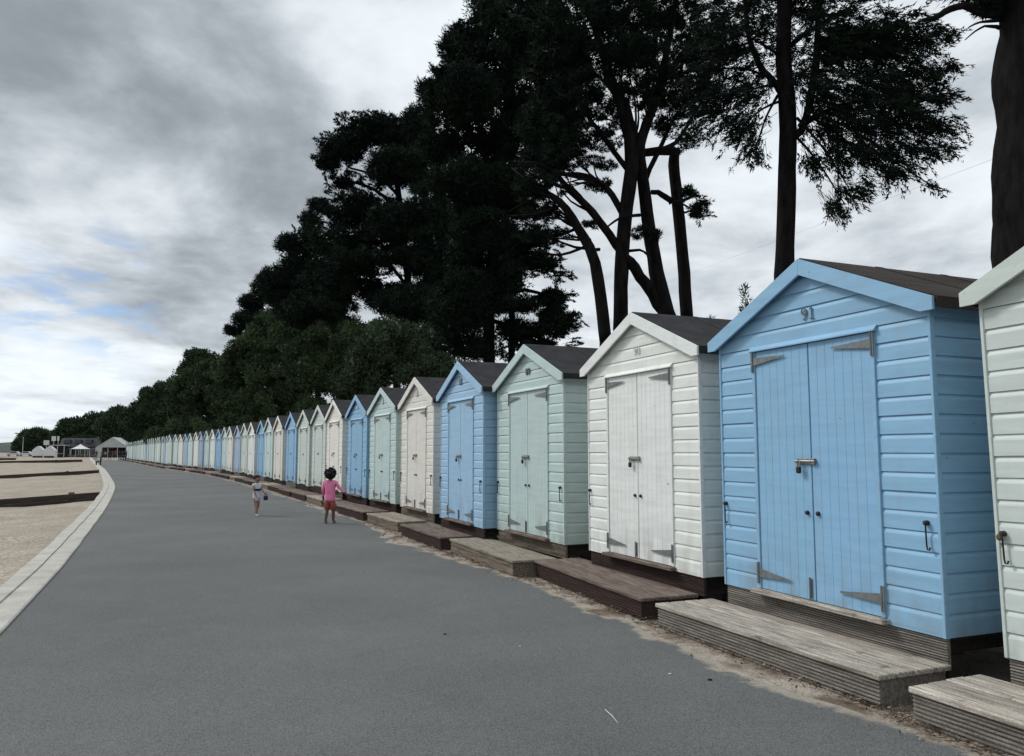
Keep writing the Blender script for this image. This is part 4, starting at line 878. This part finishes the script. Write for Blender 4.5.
# ------------------------------------------------------------------ cafe, tents and bits at the far end
WHITE = mat('white_canvas', (.62, .63, .62), .8, .06, 1.5, bump=.1, bscale=8); OFF = mat('grey_white_canvas', (.42, .44, .43), .85, .1, .8, bump=.1, bscale=6)
SLATE = mat('slate_roof', (.055, .055, .065), .7, .2, 1.2, bump=.4, bscale=8); TILE = mat('brown_tile_roof', (.085, .07, .068), .85, .2, 1.2, bump=.4, bscale=8)
DARKW = mat('dark_glazing', (.02, .022, .025), .15, .1, 2, bump=0, spec=.6); BRICK = mat('brown_brick_wall', (.10, .085, .08), .9, .2, 3, bump=.4, bscale=12)
STEELW = mat('white_frame_paint', (.5, .51, .52), .5, .1, 3, bump=0)
def facing(px, py, Y): return at(px, py, Y)
def W_(px, Y): return px*Y/F_PX
def cafe():
    Y = 205; p = at(79.5, 457.5, Y); h = thing('cafe_building', (p.x, p.y, 0), R(12), 'low dark slate-roofed cafe with glazed front behind the white gazebo', 'building')
    w = 4.5; ht = 2.7
    q = MB(); q.box(-w, w, 0, 8, 0, ht); q.build('wall', BRICK, h)
    q = MB(); q.prism([(-.5, ht), (1.6, ht+2.3), (6.6, ht+2.3), (8.6, ht)], 'x', -w-.4, w+.4); rf = q.build('roof', SLATE, h)
    for x in (-3.2, -.6, 2.0):
        q = MB(); q.box(x-.8, x+.8, .15, 1.6, ht+.9, ht+1.9); d = q.build('dormer', SLATE, rf); q = MB(); q.box(x-.62, x+.62, .11, .148, ht+1.0, ht+1.75); q.build('dormer_pane', DARKW, d)
    q = MB(); q.box(2.9, 3.5, 4, 4.7, ht+2.2, ht+3.2); q.build('chimney', BRICK, rf)
    for i in range(4):
        q = MB(); x = -w+1.15+i*2.2; q.box(x-.95, x+.95, -.06, -.004, .5, 2.2); f = q.build('window', STEELW, h); q = MB(); q.box(x-.85, x+.85, -.075, -.062, .58, 2.1); q.build('pane', DARKW, f)
    p = at(101, 457.2, 208); h = thing('pavilion', (p.x, p.y, 0), R(8), 'brown tiled low building with small white chimney, left of the marquee', 'building')
    q = MB(); q.box(-4.2, 5.5, 0, 7, 0, 2.6); q.build('wall', BRICK, h)
    q = MB(); q.prism([(-.4, 2.6), (3.5, 4.9), (7.4, 2.6)], 'x', -4.6, 6); rf = q.build('roof', TILE, h)
    q = MB(); q.box(-1.9, -1.0, 1.0, 1.8, 3.6, 5.4); q.build('chimney', WHITE, rf)
    for x in (-3, -.6): 
        q = MB(); q.box(x-.8, x+.8, -.06, -.004, .5, 2.1); f = q.build('window', STEELW, h); q = MB(); q.box(x-.7, x+.7, -.075, -.062, .6, 2.0); q.build('pane', DARKW, f)
    # marquee
    Y = 196; p = at(111.5, 457.4, Y); h = thing('marquee', (p.x, p.y, 0), R(14), 'large pale gabled marquee with open front at the end of the path', 'marquee')
    w = 3.75; q = MB(); q.prism([(-w, 2.55), (0, 5.1), (w, 2.55), (w-.06, 2.50), (0, 5.04), (-w+.06, 2.50)], 'y', 0, 9); q.build('canopy_roof', OFF, h)
    q = MB(); q.prism([(-w+.07, 2.51), (0, 5.03), (w-.07, 2.51)], 'y', .05, .09); q.build('gable_panel', OFF, h)
    q = MB(); q.box(-w+.1, -w+1.5, .02, .07, 0, 2.5); q.build('side_curtain', OFF, h)
    for x in (-w+.05, -.9, 1.3, w-.05):
        q = MB(); q.box(x-.05, x+.05, -.05, .05, 0, 2.5); q.build('pole', STEELW, h)
    q = MB(); q.box(-w+.2, w-.2, 8.8, 8.9, 0, 2.3); q.build('rear_panel', M['bearer'], h)
    # gazebo
    Y = 165; p = at(80, 457.5, Y); h = thing('gazebo', (p.x, p.y, -.1), R(10), 'small white pointed gazebo on thin poles by the cafe', 'gazebo')
    a = 1.45; q = MB()
    rings = [(a, 2.15), (a*.62, 2.42), (a*.28, 2.78), (.03, 3.15)]
    for (r0, z0), (r1, z1) in zip(rings, rings[1:]):
        for i in range(4):
            c = [(-1, -1), (1, -1), (1, 1), (-1, 1)]; u, v = c[i], c[(i+1) % 4]
            q.face([(u[0]*r0, u[1]*r0, z0), (v[0]*r0, v[1]*r0, z0), (v[0]*r1, v[1]*r1, z1), (u[0]*r1, u[1]*r1, z1)])
    q.build('canopy', WHITE, h)
    for x in (-1, 1):
        for y in (-1, 1): q = MB(); q.tube([(x*1.38, y*1.38, 0), (x*1.38, y*1.38, 2.15)], .04, 6); q.build('pole', STEELW, h)
    # two white dome-fronted huts
    for px, lab in ((37.5, 'left one of two small white gabled huts on the far beach'), (49, 'right one of two small white gabled huts on the far beach')):
        Y = 192; p = at(px, 456.8, Y); h = thing('gabled_hut', (p.x, p.y, -.1), R(14), lab, 'hut', 'white gabled huts')
        r = 1.28; arc = [(-r, 0), (-r, 1.85), (-r*.92, 2.0), (-r*.12, 2.9), (r*.12, 2.9), (r*.92, 2.0), (r, 1.85), (r, 0)]
        q = MB(); q.prism(arc, 'y', 0, 1.7); q.build('wall', WHITE, h)
        q = MB(); q.prism([(-r*.85, .05), (-r*.85, .5), (r*.85, .5), (r*.85, .05)], 'y', -.05, -.01); q.build('base_board', M['bearer'], h)
    # white-framed veranda left of the cafe
    p = at(57, 456.5, 200); h = thing('veranda', (p.x, p.y, 0), R(10), 'white-posted wooden veranda between the white gabled huts and the cafe', 'veranda')
    for x in (-1.6, 0, 1.6): q = MB(); q.box(x-.07, x+.07, -.07, .07, 0, 3.0); q.build('post', STEELW, h)
    q = MB(); q.box(-2.0, 2.0, -.2, 2.5, 3.0, 3.18); q.build('roof', OFF, h)
    q = MB(); q.box(-1.8, 1.8, 2.0, 2.1, 0, 2.9); q.build('rear_wall', M['bearer'], h)
    q = MB(); q.box(-1.55, 1.55, -.04, .04, .9, .98); q.build('rail', STEELW, h)
    for px, py, w_, hh, lab in ((46.4, 442.7, .72, 1.25, 'white square board behind the white gabled huts'), (53.8, 438.6, .55, 1.3, 'white rectangular board above the veranda'), (58.3, 438.6, .26, 1.3, 'narrow white board above the veranda')):
        p = at(px, py, 215); h = thing('notice_board', (p.x, p.y, 0), R(8), lab, 'board', 'white boards by the cafe')
        q = MB(); q.box(-w_, w_, -.04, .04, p.z-hh/2, p.z+hh/2, .02); q.build('panel', WHITE, h)
        q = MB(); q.box(-.06, .06, .045, .14, -.1, p.z+hh/2); q.build('post', STEELW, h)
    p = at(22.3, 456, 205); h = thing('flag_pole', (p.x, p.y, 0), 0, 'tall pale pole standing before the isolated round tree', 'pole')
    q = MB(); q.tube([(0, 0, -.3), (0, 0, 3), (0, 0, 5.2)], [.09, .075, .05], 8); q.build('shaft', STEELW, h); q = MB(); q.tube([(0, 0, 5.2), (0, 0, 5.32)], [.09, .05], 8); q.build('cap', STEELW, h)
    # parked cars at the far left
    for px, col, lab in ((14.5, (.55, .56, .57), 'small pale car parked left of the tall pole'), (26.5, (.6, .6, .6), 'small white car parked right of the tall pole')):
        p = at(px, 456, 240); h = thing('parked_car', (p.x, p.y, 0), R(6), lab, 'car', 'cars parked by the far beach')
        cm = mat('car_paint', col, .3, .05, 2, bump=0, spec=.5)
        q = MB(); q.prism([(-2.0, .35), (-2.05, .8), (-1.75, .95), (-1.15, 1.0), (-.6, 1.48), (.75, 1.5), (1.45, 1.0), (2.0, .88), (2.1, .4)], 'y', -.85, .85); q.build('body', cm, h)
        q = MB(); q.prism([(-1.0, 1.02), (-.55, 1.40), (.7, 1.42), (1.25, 1.02)], 'y', -.87, -.852); q.build('side_window', DARKW, h)
        for x in (-1.3, 1.3):
            q = MB(); q.tube([(x, -.88, .33), (x, -.70, .33)], .33, 14); wh = q.build('wheel', M['iron'], h)
            q = MB(); q.tube([(x, -.893, .33), (x, -.882, .33)], .18, 10); q.build('hubcap', M['steel'], wh)
    # bench on the seaward side of the kerb
    p = on(98, 465.3, 0); h = thing('bench', (p.x, p.y, 0), R(-60), 'dark wooden bench on the kerb beside the promenade', 'bench')
    dk = M['bearer']
    q = MB()
    for i in range(4): q.box(-.9, .9, -.22+i*.12, -.13+i*.12, .41, .45)
    q.build('seat', dk, h)
    q = MB()
    for i in range(3): q.box(-.9, .9, .27, .31, .52+i*.13, .61+i*.13)
    q.build('backrest', dk, h)
    for x in (-.75, .75):
        q = MB(); q.box(x-.04, x+.04, -.22, -.14, .02, .405); q.box(x-.04, x+.04, .20, .265, .02, .9); q.box(x-.035, x+.035, -.135, .195, .34, .40); q.build('leg', dk, h)
cafe()

# ------------------------------------------------------------------ people
def skin_mesh(name, chains, sub=2):
    """chains: list of lists of (x,y,z,r); points closer than 1 mm are shared; first point is the root"""
    bm = bmesh.new(); lay = bm.verts.layers.skin.verify(); seen = {}
    for ch in chains:
        prev = None
        for (x, y, z, r) in ch:
            key = (round(x*1000), round(y*1000), round(z*1000))
            v = seen.get(key)
            if v is None:
                v = bm.verts.new((x, y, z)); rr = r if isinstance(r, tuple) else (r, r); v[lay].radius = rr; v[lay].use_root = not seen; seen[key] = v
            if prev is not None and prev is not v and not any(e.other_vert(prev) is v for e in prev.link_edges): bm.edges.new((prev, v))
            prev = v
    me = bpy.data.meshes.new(name); bm.to_mesh(me); bm.free()
    o = bpy.data.objects.new(name, me); COL.objects.link(o)
    m1 = o.modifiers.new('s', 'SKIN'); m1.use_smooth_shade = True
    m2 = o.modifiers.new('d', 'SUBSURF'); m2.levels = sub; m2.render_levels = sub
    bpy.context.view_layer.update()
    r = bpy.data.meshes.new_from_object(o.evaluated_get(bpy.context.evaluated_depsgraph_get())); r.name = name
    bpy.data.objects.remove(o); bpy.data.meshes.remove(me); r.materials.clear()
    r.polygons.foreach_set('use_smooth', [True]*len(r.polygons)); return r
SKIN_D = mat('brown_skin', (.13, .068, .045), .6, .08, 6, bump=0); SKIN_L = mat('tan_skin', (.30, .17, .12), .6, .08, 6, bump=0)
SKIN_M = mat('mid_brown_skin', (.15, .095, .07), .6, .08, 6, bump=0)  # darker, less orange skin tone for the far strollers
HAIR = mat('black_hair', (.010, .009, .009), .8, .2, 30, bump=.8, bscale=60)
CL = {'pink': mat('pink_jersey', srgb(226, 130, 168), .9, .1, 9, bump=.3, bscale=40), 'orange': mat('rust_shorts', srgb(150, 80, 68), .9, .12, 9, bump=.3, bscale=40),
      'white': mat('white_jersey', srgb(205, 205, 214), .9, .08, 9, bump=.3, bscale=40), 'navy': mat('navy_cloth', (.022, .027, .055), .9, .1, 9, bump=.2),
      'grey': mat('grey_shoes', (.14, .15, .16), .7, .1, 9, bump=.1), 'shoe_white': mat('white_shoes', (.62, .61, .60), .6, .1, 9, bump=.1),
      'black': mat('black_cloth', (.018, .018, .021), .9, .1, 9, bump=.2), 'slate': mat('slate_cloth', (.06, .07, .085), .9, .1, 9, bump=.2), 'beige': mat('beige_cloth', (.28, .24, .19), .9, .1, 9, bump=.2), 'red': mat('dull_red_cloth', (.22, .05, .05), .9, .1, 9, bump=.2)}
def person(H, loc, rz, label, group, arms, stride, skin, top, bottom, shoe, hair, sleeve, leg_len, child=False, lowres=False, head_turn=0.0):
    """local frame: the figure faces -y; H standing height. arms: for the -x and +x side (elbow, hand) offsets in units of H"""
    p = thing('person', loc, rz, label, 'person', group)
    hh = H*(.185 if child else .135)                       # head height
    zs = H-hh*1.12                                         # shoulder line
    zh = H*(.455 if child else .50); sw = H*(.108 if child else .118); hw = H*.055
    k = H
    body = []; spine = [(0, 0, zh, (k*.075, k*.058)), (0, 0, (zh+zs)/2, (k*.066, k*.052)), (0, .004*k, zs-.045*k, (k*.072, k*.052)), (0, .004*k, zs, k*.032), (0, 0, zs+hh*.16, k*.027), (0, -.008*k, H-hh*.70, hh*.34), (0, -.010*k, H-hh*.42, hh*.40), (0, -.004*k, H-hh*.20, hh*.30)]
    body.append(spine)
    legs = []
    for s, (fy, ky) in zip((-1, 1), stride):
        hip = (s*hw, 0, zh-.035*k, k*.052); kn = (s*hw*1.05, ky*k, zh*.53, k*.036); an = (s*hw*1.1, fy*k, .045*k, k*.023); toe = (s*hw*1.25, fy*k-.085*k, .018*k, k*.016)
        body.append([spine[0], hip, (s*hw*1.02, ky*.5*k, zh*.72, k*.045), kn, (s*hw*1.07, (ky+fy)*.5*k, zh*.32, k*.033), an, toe]); legs.append((hip, kn, an, toe))
    hands = []
    for s, (el, ha) in zip((-1, 1), arms):
        sh = (s*sw, .004*k, zs-.025*k, k*.030); e = (s*sw+el[0]*k, el[1]*k, zs+el[2]*k, k*.022); w = (s*sw+ha[0]*k, ha[1]*k, zs+ha[2]*k, k*.016)
        body.append([spine[2], sh, tuple((sh[i]+e[i])/2 for i in range(3))+(k*.026,), e, tuple((e[i]+w[i])/2 for i in range(3))+(k*.020,), w]); hands.append((sh, e, w))
        d = Vector(w[:3])-Vector(e[:3]); d.normalize(); side = d.cross(Vector((0, 1, .2))).normalized(); pl = Vector(w[:3])+d*.028*k
        body.append([w, tuple(pl)+((k*.018, k*.010),)])
        if not lowres:
            for f in range(4):
                o = side*(f-1.5)*.0115*k; l = (.030, .036, .034, .026)[f]*k
                a = pl+d*.018*k+o; body.append([tuple(pl)+((k*.018, k*.010),), tuple(a)+(k*.0055,), tuple(a+d*l*.55+Vector((0, -.003*k, 0)))+(k*.005,), tuple(a+d*l+Vector((0, -.010*k, -.003*k)))+(k*.004,)])
            a = pl-d*.012*k+side*.020*k; body.append([w, tuple(a)+(k*.007,), tuple(a+d*.022*k+side*.008*k)+(k*.005,)])
    if not lowres:
        hc = Vector((0, -.010*k, H-hh*.5)); body.append([spine[6], (0, -hh*.44, H-hh*.52, hh*.05)])     # nose
        for s in (-1, 1): body.append([spine[6], (s*hh*.40, .01*k, H-hh*.50, hh*.07)])
    link('body', skin_mesh('body', body, 1 if lowres else 2), skin, p)
    if not lowres:
        for s in (-1, 1):
            q = MB(); bm = bmesh.new(); bmesh.ops.create_icosphere(bm, subdivisions=1, radius=hh*.05); q.bm(bm, Matrix.Translation((s*hh*.15, -hh*.39, H-hh*.46))); q.build('eye', CL['black'], p, True)
        q = MB(); q.box(-hh*.11, hh*.11, -hh*.385, -hh*.35, H-hh*.74, H-hh*.70, hh*.012); q.build('mouth', CL['red'], p)
    # clothes follow the body
    e = .012*k
    fl = 1.22 if child else 1.0
    tp = [[(0, 0, zh-.01*k, (k*.090*fl, k*.072*fl)), (0, 0, (zh+zs)/2, (k*.079*fl, k*.064*fl)), (0, .004*k, zs-.042*k, (k*.080*(fl*.5+.5), k*.062)), (0, .004*k, zs+.005*k, k*.040)]]
    if child: tp[0].insert(0, (0, 0, zh-.05*k, (k*.118, k*.092)))
    for (sh, el, w) in hands:
        m_ = tuple((sh[i]+el[i])/2 for i in range(3)); c = [tp[0][-2], sh[:3]+(k*.040,), m_+(k*.034,)]
        if sleeve: c += [el[:3]+(k*.030,), tuple(el[i]*.12+w[i]*.88 for i in range(3))+(k*.024,)]
        tp.append(c)
    link('top', skin_mesh('top', tp, 2), top, p)
    bt = [[(0, 0, zh+.01*k, (k*.082, k*.066)), (0, 0, zh-.03*k, (k*.082, k*.066))]]
    for (hip, kn, an, toe) in legs:
        a = Vector(hip[:3]); b_ = Vector(kn[:3]); c_ = Vector(an[:3])
        if leg_len <= 1: ch = [bt[0][1], tuple(a)+(k*.066,), tuple(a.lerp(b_, leg_len))+(k*.062,)]
        else: ch = [bt[0][1], tuple(a)+(k*.060,), tuple(b_)+(k*.044,), tuple(b_.lerp(c_, leg_len-1))+(k*.034,)]
        bt.append(ch)
    link('bottoms', skin_mesh('bottoms', bt, 2), bottom, p)
    for (hip, kn, an, toe) in legs:
        link('shoe', skin_mesh('shoe', [[(an[0], an[1]+.018*k, .022*k, k*.026), (an[0]*.5+toe[0]*.5, an[1]*.5+toe[1]*.5, .022*k, k*.026), (toe[0], toe[1], .019*k, k*.021)]], 2), shoe, p)
    if hair == 'curly':
        lb = []; c = Vector((0, .012*k, H-hh*.36))
        for i in range(70):
            v = Vector((random.gauss(0, 1), random.gauss(0, 1), random.gauss(0, 1))).normalized()
            if v.y < -.55 and v.z < .45: continue
            lb.append(c+Vector((v.x*hh*.50, v.y*hh*.48, v.z*hh*.50)))
        q = MB()
        for x in lb:
            bm = bmesh.new(); bmesh.ops.create_icosphere(bm, subdivisions=1, radius=hh*random.uniform(.13, .19)); q.bm(bm, Matrix.Translation(x))
        bm = bmesh.new(); bmesh.ops.create_icosphere(bm, subdivisions=2, radius=hh*.47); q.bm(bm, Matrix.Translation(c+Vector((0, hh*.05, 0)))); q.build('hair', HAIR, p, True)
    else:
        q = MB(); bm = bmesh.new(); bmesh.ops.create_icosphere(bm, subdivisions=3, radius=1)
        for v in bm.verts:
            co = v.co.copy(); 
            low = -.25 if hair == 'short' else -.75
            if co.y < -.35: low = .30
            if co.z < low: co.z = low
            v.co = Vector((co.x*hh*.455, .010*k+co.y*hh*.455, H-hh*.40+co.z*hh*.455))*1.0
            v.co += Vector((random.uniform(-1, 1), random.uniform(-1, 1), random.uniform(-1, 1)))*hh*.012
        q.bm(bm); q.build('hair', HAIR, p, True)
    return p
g = on(329.5, 523.5); KIDS = 'children on the promenade'
person(1.11, (g.x, g.y, .004), R(170), 'child with big dark curly hair in a pink top, arm held out', KIDS,
       [((-.075, -.01, -.135), (-.19, -.03, -.235)), ((.035, .01, -.17), (.055, -.06, -.30))], [(-.03, -.03), (.05, -.01)], SKIN_D, CL['pink'], CL['orange'], CL['grey'], 'curly', True, .95, True)
g = on(256, 515.8)
tod = person(.94, (g.x, g.y, .004), R(62), 'small toddler in a white top with navy stripe, holding something dark', KIDS,
       [((-.03, -.03, -.15), (-.03, -.10, -.26)), ((.03, -.03, -.15), (.02, -.15, -.25))], [(-.09, -.06), (.08, .0)], SKIN_L, CL['white'], CL['white'], CL['shoe_white'], 'short', False, .45, True)
q = MB(); q.tube([(0, 0, .94*.615), (0, 0, .94*.665)], .100, 16, True); band = q.build('chest_stripe', CL['navy'], tod); band.scale = (1.0, .82, 1)
band.location = (0, .0, 0)
hp = tod.matrix_basis @ Vector((.94*.108+.02*.94, -.15*.94-.03, .94*.5)); t = thing('toy_bag', (hp.x, hp.y, .36), R(62), 'small dark bag held by the toddler in white', 'bag')
q = MB(); q.box(-.05, .05, -.035, .035, 0, .10, .015); q.build('pouch', CL['navy'], t); q = MB(); q.tube([(-.035, 0, .095), (-.03, 0, .14), (0, 0, .16), (.03, 0, .14), (.035, 0, .095)], .006, 6); q.build('handle', CL['navy'], t)
ADULT = [((-.03, .0, -.18), (-.02, -.06, -.34)), ((.03, .0, -.18), (.02, -.05, -.34))]
CROWD = 'people strolling at the far end of the promenade'
crowd = [(96.0, 459.0, 'black', 'slate', 'stroller in black at the left edge of the far path, by the kerb'), (102.0, 458.6, 'slate', 'black', 'stroller in slate grey standing left of the marquee front'), (105.2, 458.7, 'beige', 'black', 'stroller in beige top before the left half of the marquee'),
         (109.2, 459.6, 'black', 'black', 'dark-clothed stroller alone in mid-path, ahead of the far group'), (112.5, 458.9, 'slate', 'slate', 'stroller in slate clothes under the marquee gable'), (115.5, 458.6, 'red', 'black', 'stroller in dull red top before the marquee opening'),
         (119.4, 461.2, 'black', 'slate', 'nearest far stroller in black jacket, left of the dark group'), (122.4, 460.4, 'navy', 'black', 'stroller in navy top inside the dark group on the right'), (124.4, 461.0, 'black', 'black', 'all-black stroller in the middle of the dark group on the right'), (126.6, 460.2, 'black', 'slate', 'stroller in black beside the last hut, rightmost of the dark group')]
proto = None
for i, (px, py, tp, bt, lab) in enumerate(crowd):
    g = on(px, py)
    if proto is None:
        proto = person(1.70, (g.x, g.y, .004), R(10), lab, CROWD, ADULT, [(-.10, -.06), (.10, .02)], SKIN_M, CL[tp], CL[bt], CL['black'], 'short', True, 1.9, False, True); tp0, bt0 = CL[tp].name, CL[bt].name
    else:
        c = dup(proto, (g.x, g.y, .004), R(random.choice((0, 180, 25, 200, 150))), lab, CROWD)
        for ch in c.children:
            n = ch.name.split('.')[0]
            if n in ('top', 'bottoms') and ch.material_slots: ch.material_slots[0].link = 'OBJECT'; ch.material_slots[0].material = CL[tp if n == 'top' else bt]
        s = random.uniform(.95, 1.06); c.scale = (s, s, s)
g = on(130.2, 460.2); t = thing('pushchair', (g.x, g.y, 0), R(30), 'dark pushchair standing by the last hut of the row', 'pushchair')
q = MB(); q.prism([(-.35, .45), (-.30, .95), (.05, 1.05), (.10, .62), (.40, .50), (.38, .40)], 'y', -.24, .24); q.build('seat', CL['black'], t)
q = MB(); q.tube([(-.3, -.22, .9), (-.62, -.22, 1.05), (-.62, .22, 1.05), (-.3, .22, .9)], .018, 6); q.build('handle', M['iron'], t)
q = MB()
for y in (-.22, .22): q.tube([(.38, y, .12), (-.3, y, .9)], .016, 6); q.tube([(-.35, y, .12), (.2, y, .55)], .016, 6)
q.build('frame', M['iron'], t)
for x in (-.35, .38):
    for y in (-.26, .26): q = MB(); q.tube([(x, y-.02, .12), (x, y+.02, .12)], .12, 12); q.build('wheel', M['iron'], t)

# ------------------------------------------------------------------ litter and small things on the ground
def litter():
    V = []; Fc = []; MI = []
    for i in range(12000):
        j = int(abs(random.gauss(0, 150))) if random.random() < .8 else random.randrange(len(EDGE)-2)
        j = min(j+30, len(EDGE)-2); p = EDGE[j]; t = (EDGE[j+1]-p).normalized(); n = Vector((t.y, -t.x))
        u = random.gauss(.12, .07) if random.random() < .94 else random.gauss(-.02, .12)
        c = p+n*u+t*random.uniform(-.06, .06); a = random.uniform(0, 6.28); l = random.uniform(.005, .022); w = random.uniform(.0015, .006); z = .008+random.uniform(0, .010)
        dx, dy = math.cos(a)*l, math.sin(a)*l; ex, ey = -math.sin(a)*w, math.cos(a)*w; k = len(V); tz = random.uniform(-.006, .012)
        V += [(c.x-dx-ex, c.y-dy-ey, z), (c.x+dx-ex, c.y+dy-ey, z+tz), (c.x+dx+ex, c.y+dy+ey, z+tz+.003), (c.x-dx+ex, c.y-dy+ey, z+.003)]; Fc.append((k, k+1, k+2, k+3)); MI.append(random.choice((0, 0, 0, 1, 2)))
    me = bpy.data.meshes.new('leaf_litter'); me.from_pydata(V, [], Fc)
    o = link('leaf_litter', me, [mat('dry_needles', (.10, .055, .03), .9, .2, 9, bump=0), mat('pale_chips', (.30, .25, .19), .9, .2, 9, bump=0), mat('dark_litter', (.035, .026, .02), .9, .2, 9, bump=0)])
    me.polygons.foreach_set('material_index', MI); tag(o, 'brown dry needles and leaf litter along the edge of the path', 'leaf litter', kind='stuff')
litter()
p = on(612, 718); t = MB(); e0, e1 = on(605, 711)-p, on(618, 725)-p; t.tube([(e0.x, e0.y, .009), (.002, .0, .011), (e1.x, e1.y, .010)], [.0022, .003, .0015], 6)
o = t.build('twig', mat('bleached_twig', (.55, .53, .48), .9, .1, 9, bump=0)); o.location = (p.x, p.y, 0); tag(o, 'thin white twig lying on the asphalt near the bottom edge', 'twig')
for px, py, r, c, lab in ((710, 681, .014, (.01, .01, .01), 'small black leaf scrap on the asphalt below hut 91 step'), (445, 635, .012, (.012, .012, .012), 'small black speck of leaf in the middle of the path'), (670, 675, .010, (.6, .6, .58), 'tiny white pebble on the path before the step of hut 91'), (520, 647, .007, (.6, .6, .58), 'tiny white pebble in the middle of the asphalt')):
    p = on(px, py); bm = bmesh.new(); bmesh.ops.create_icosphere(bm, subdivisions=2, radius=r)
    for v in bm.verts: v.co = Vector((v.co.x*1.3, v.co.y*.8, v.co.z*.45))*random.uniform(.85, 1.1)
    q = MB(); q.bm(bm); o = q.build('pebble' if c[0] > .1 else 'leaf_scrap', mat('scrap', c, .8, .1, 9, bump=0), None, True); o.location = (p.x, p.y, .004+r*.4); tag(o, lab, 'pebble' if c[0] > .1 else 'leaf')
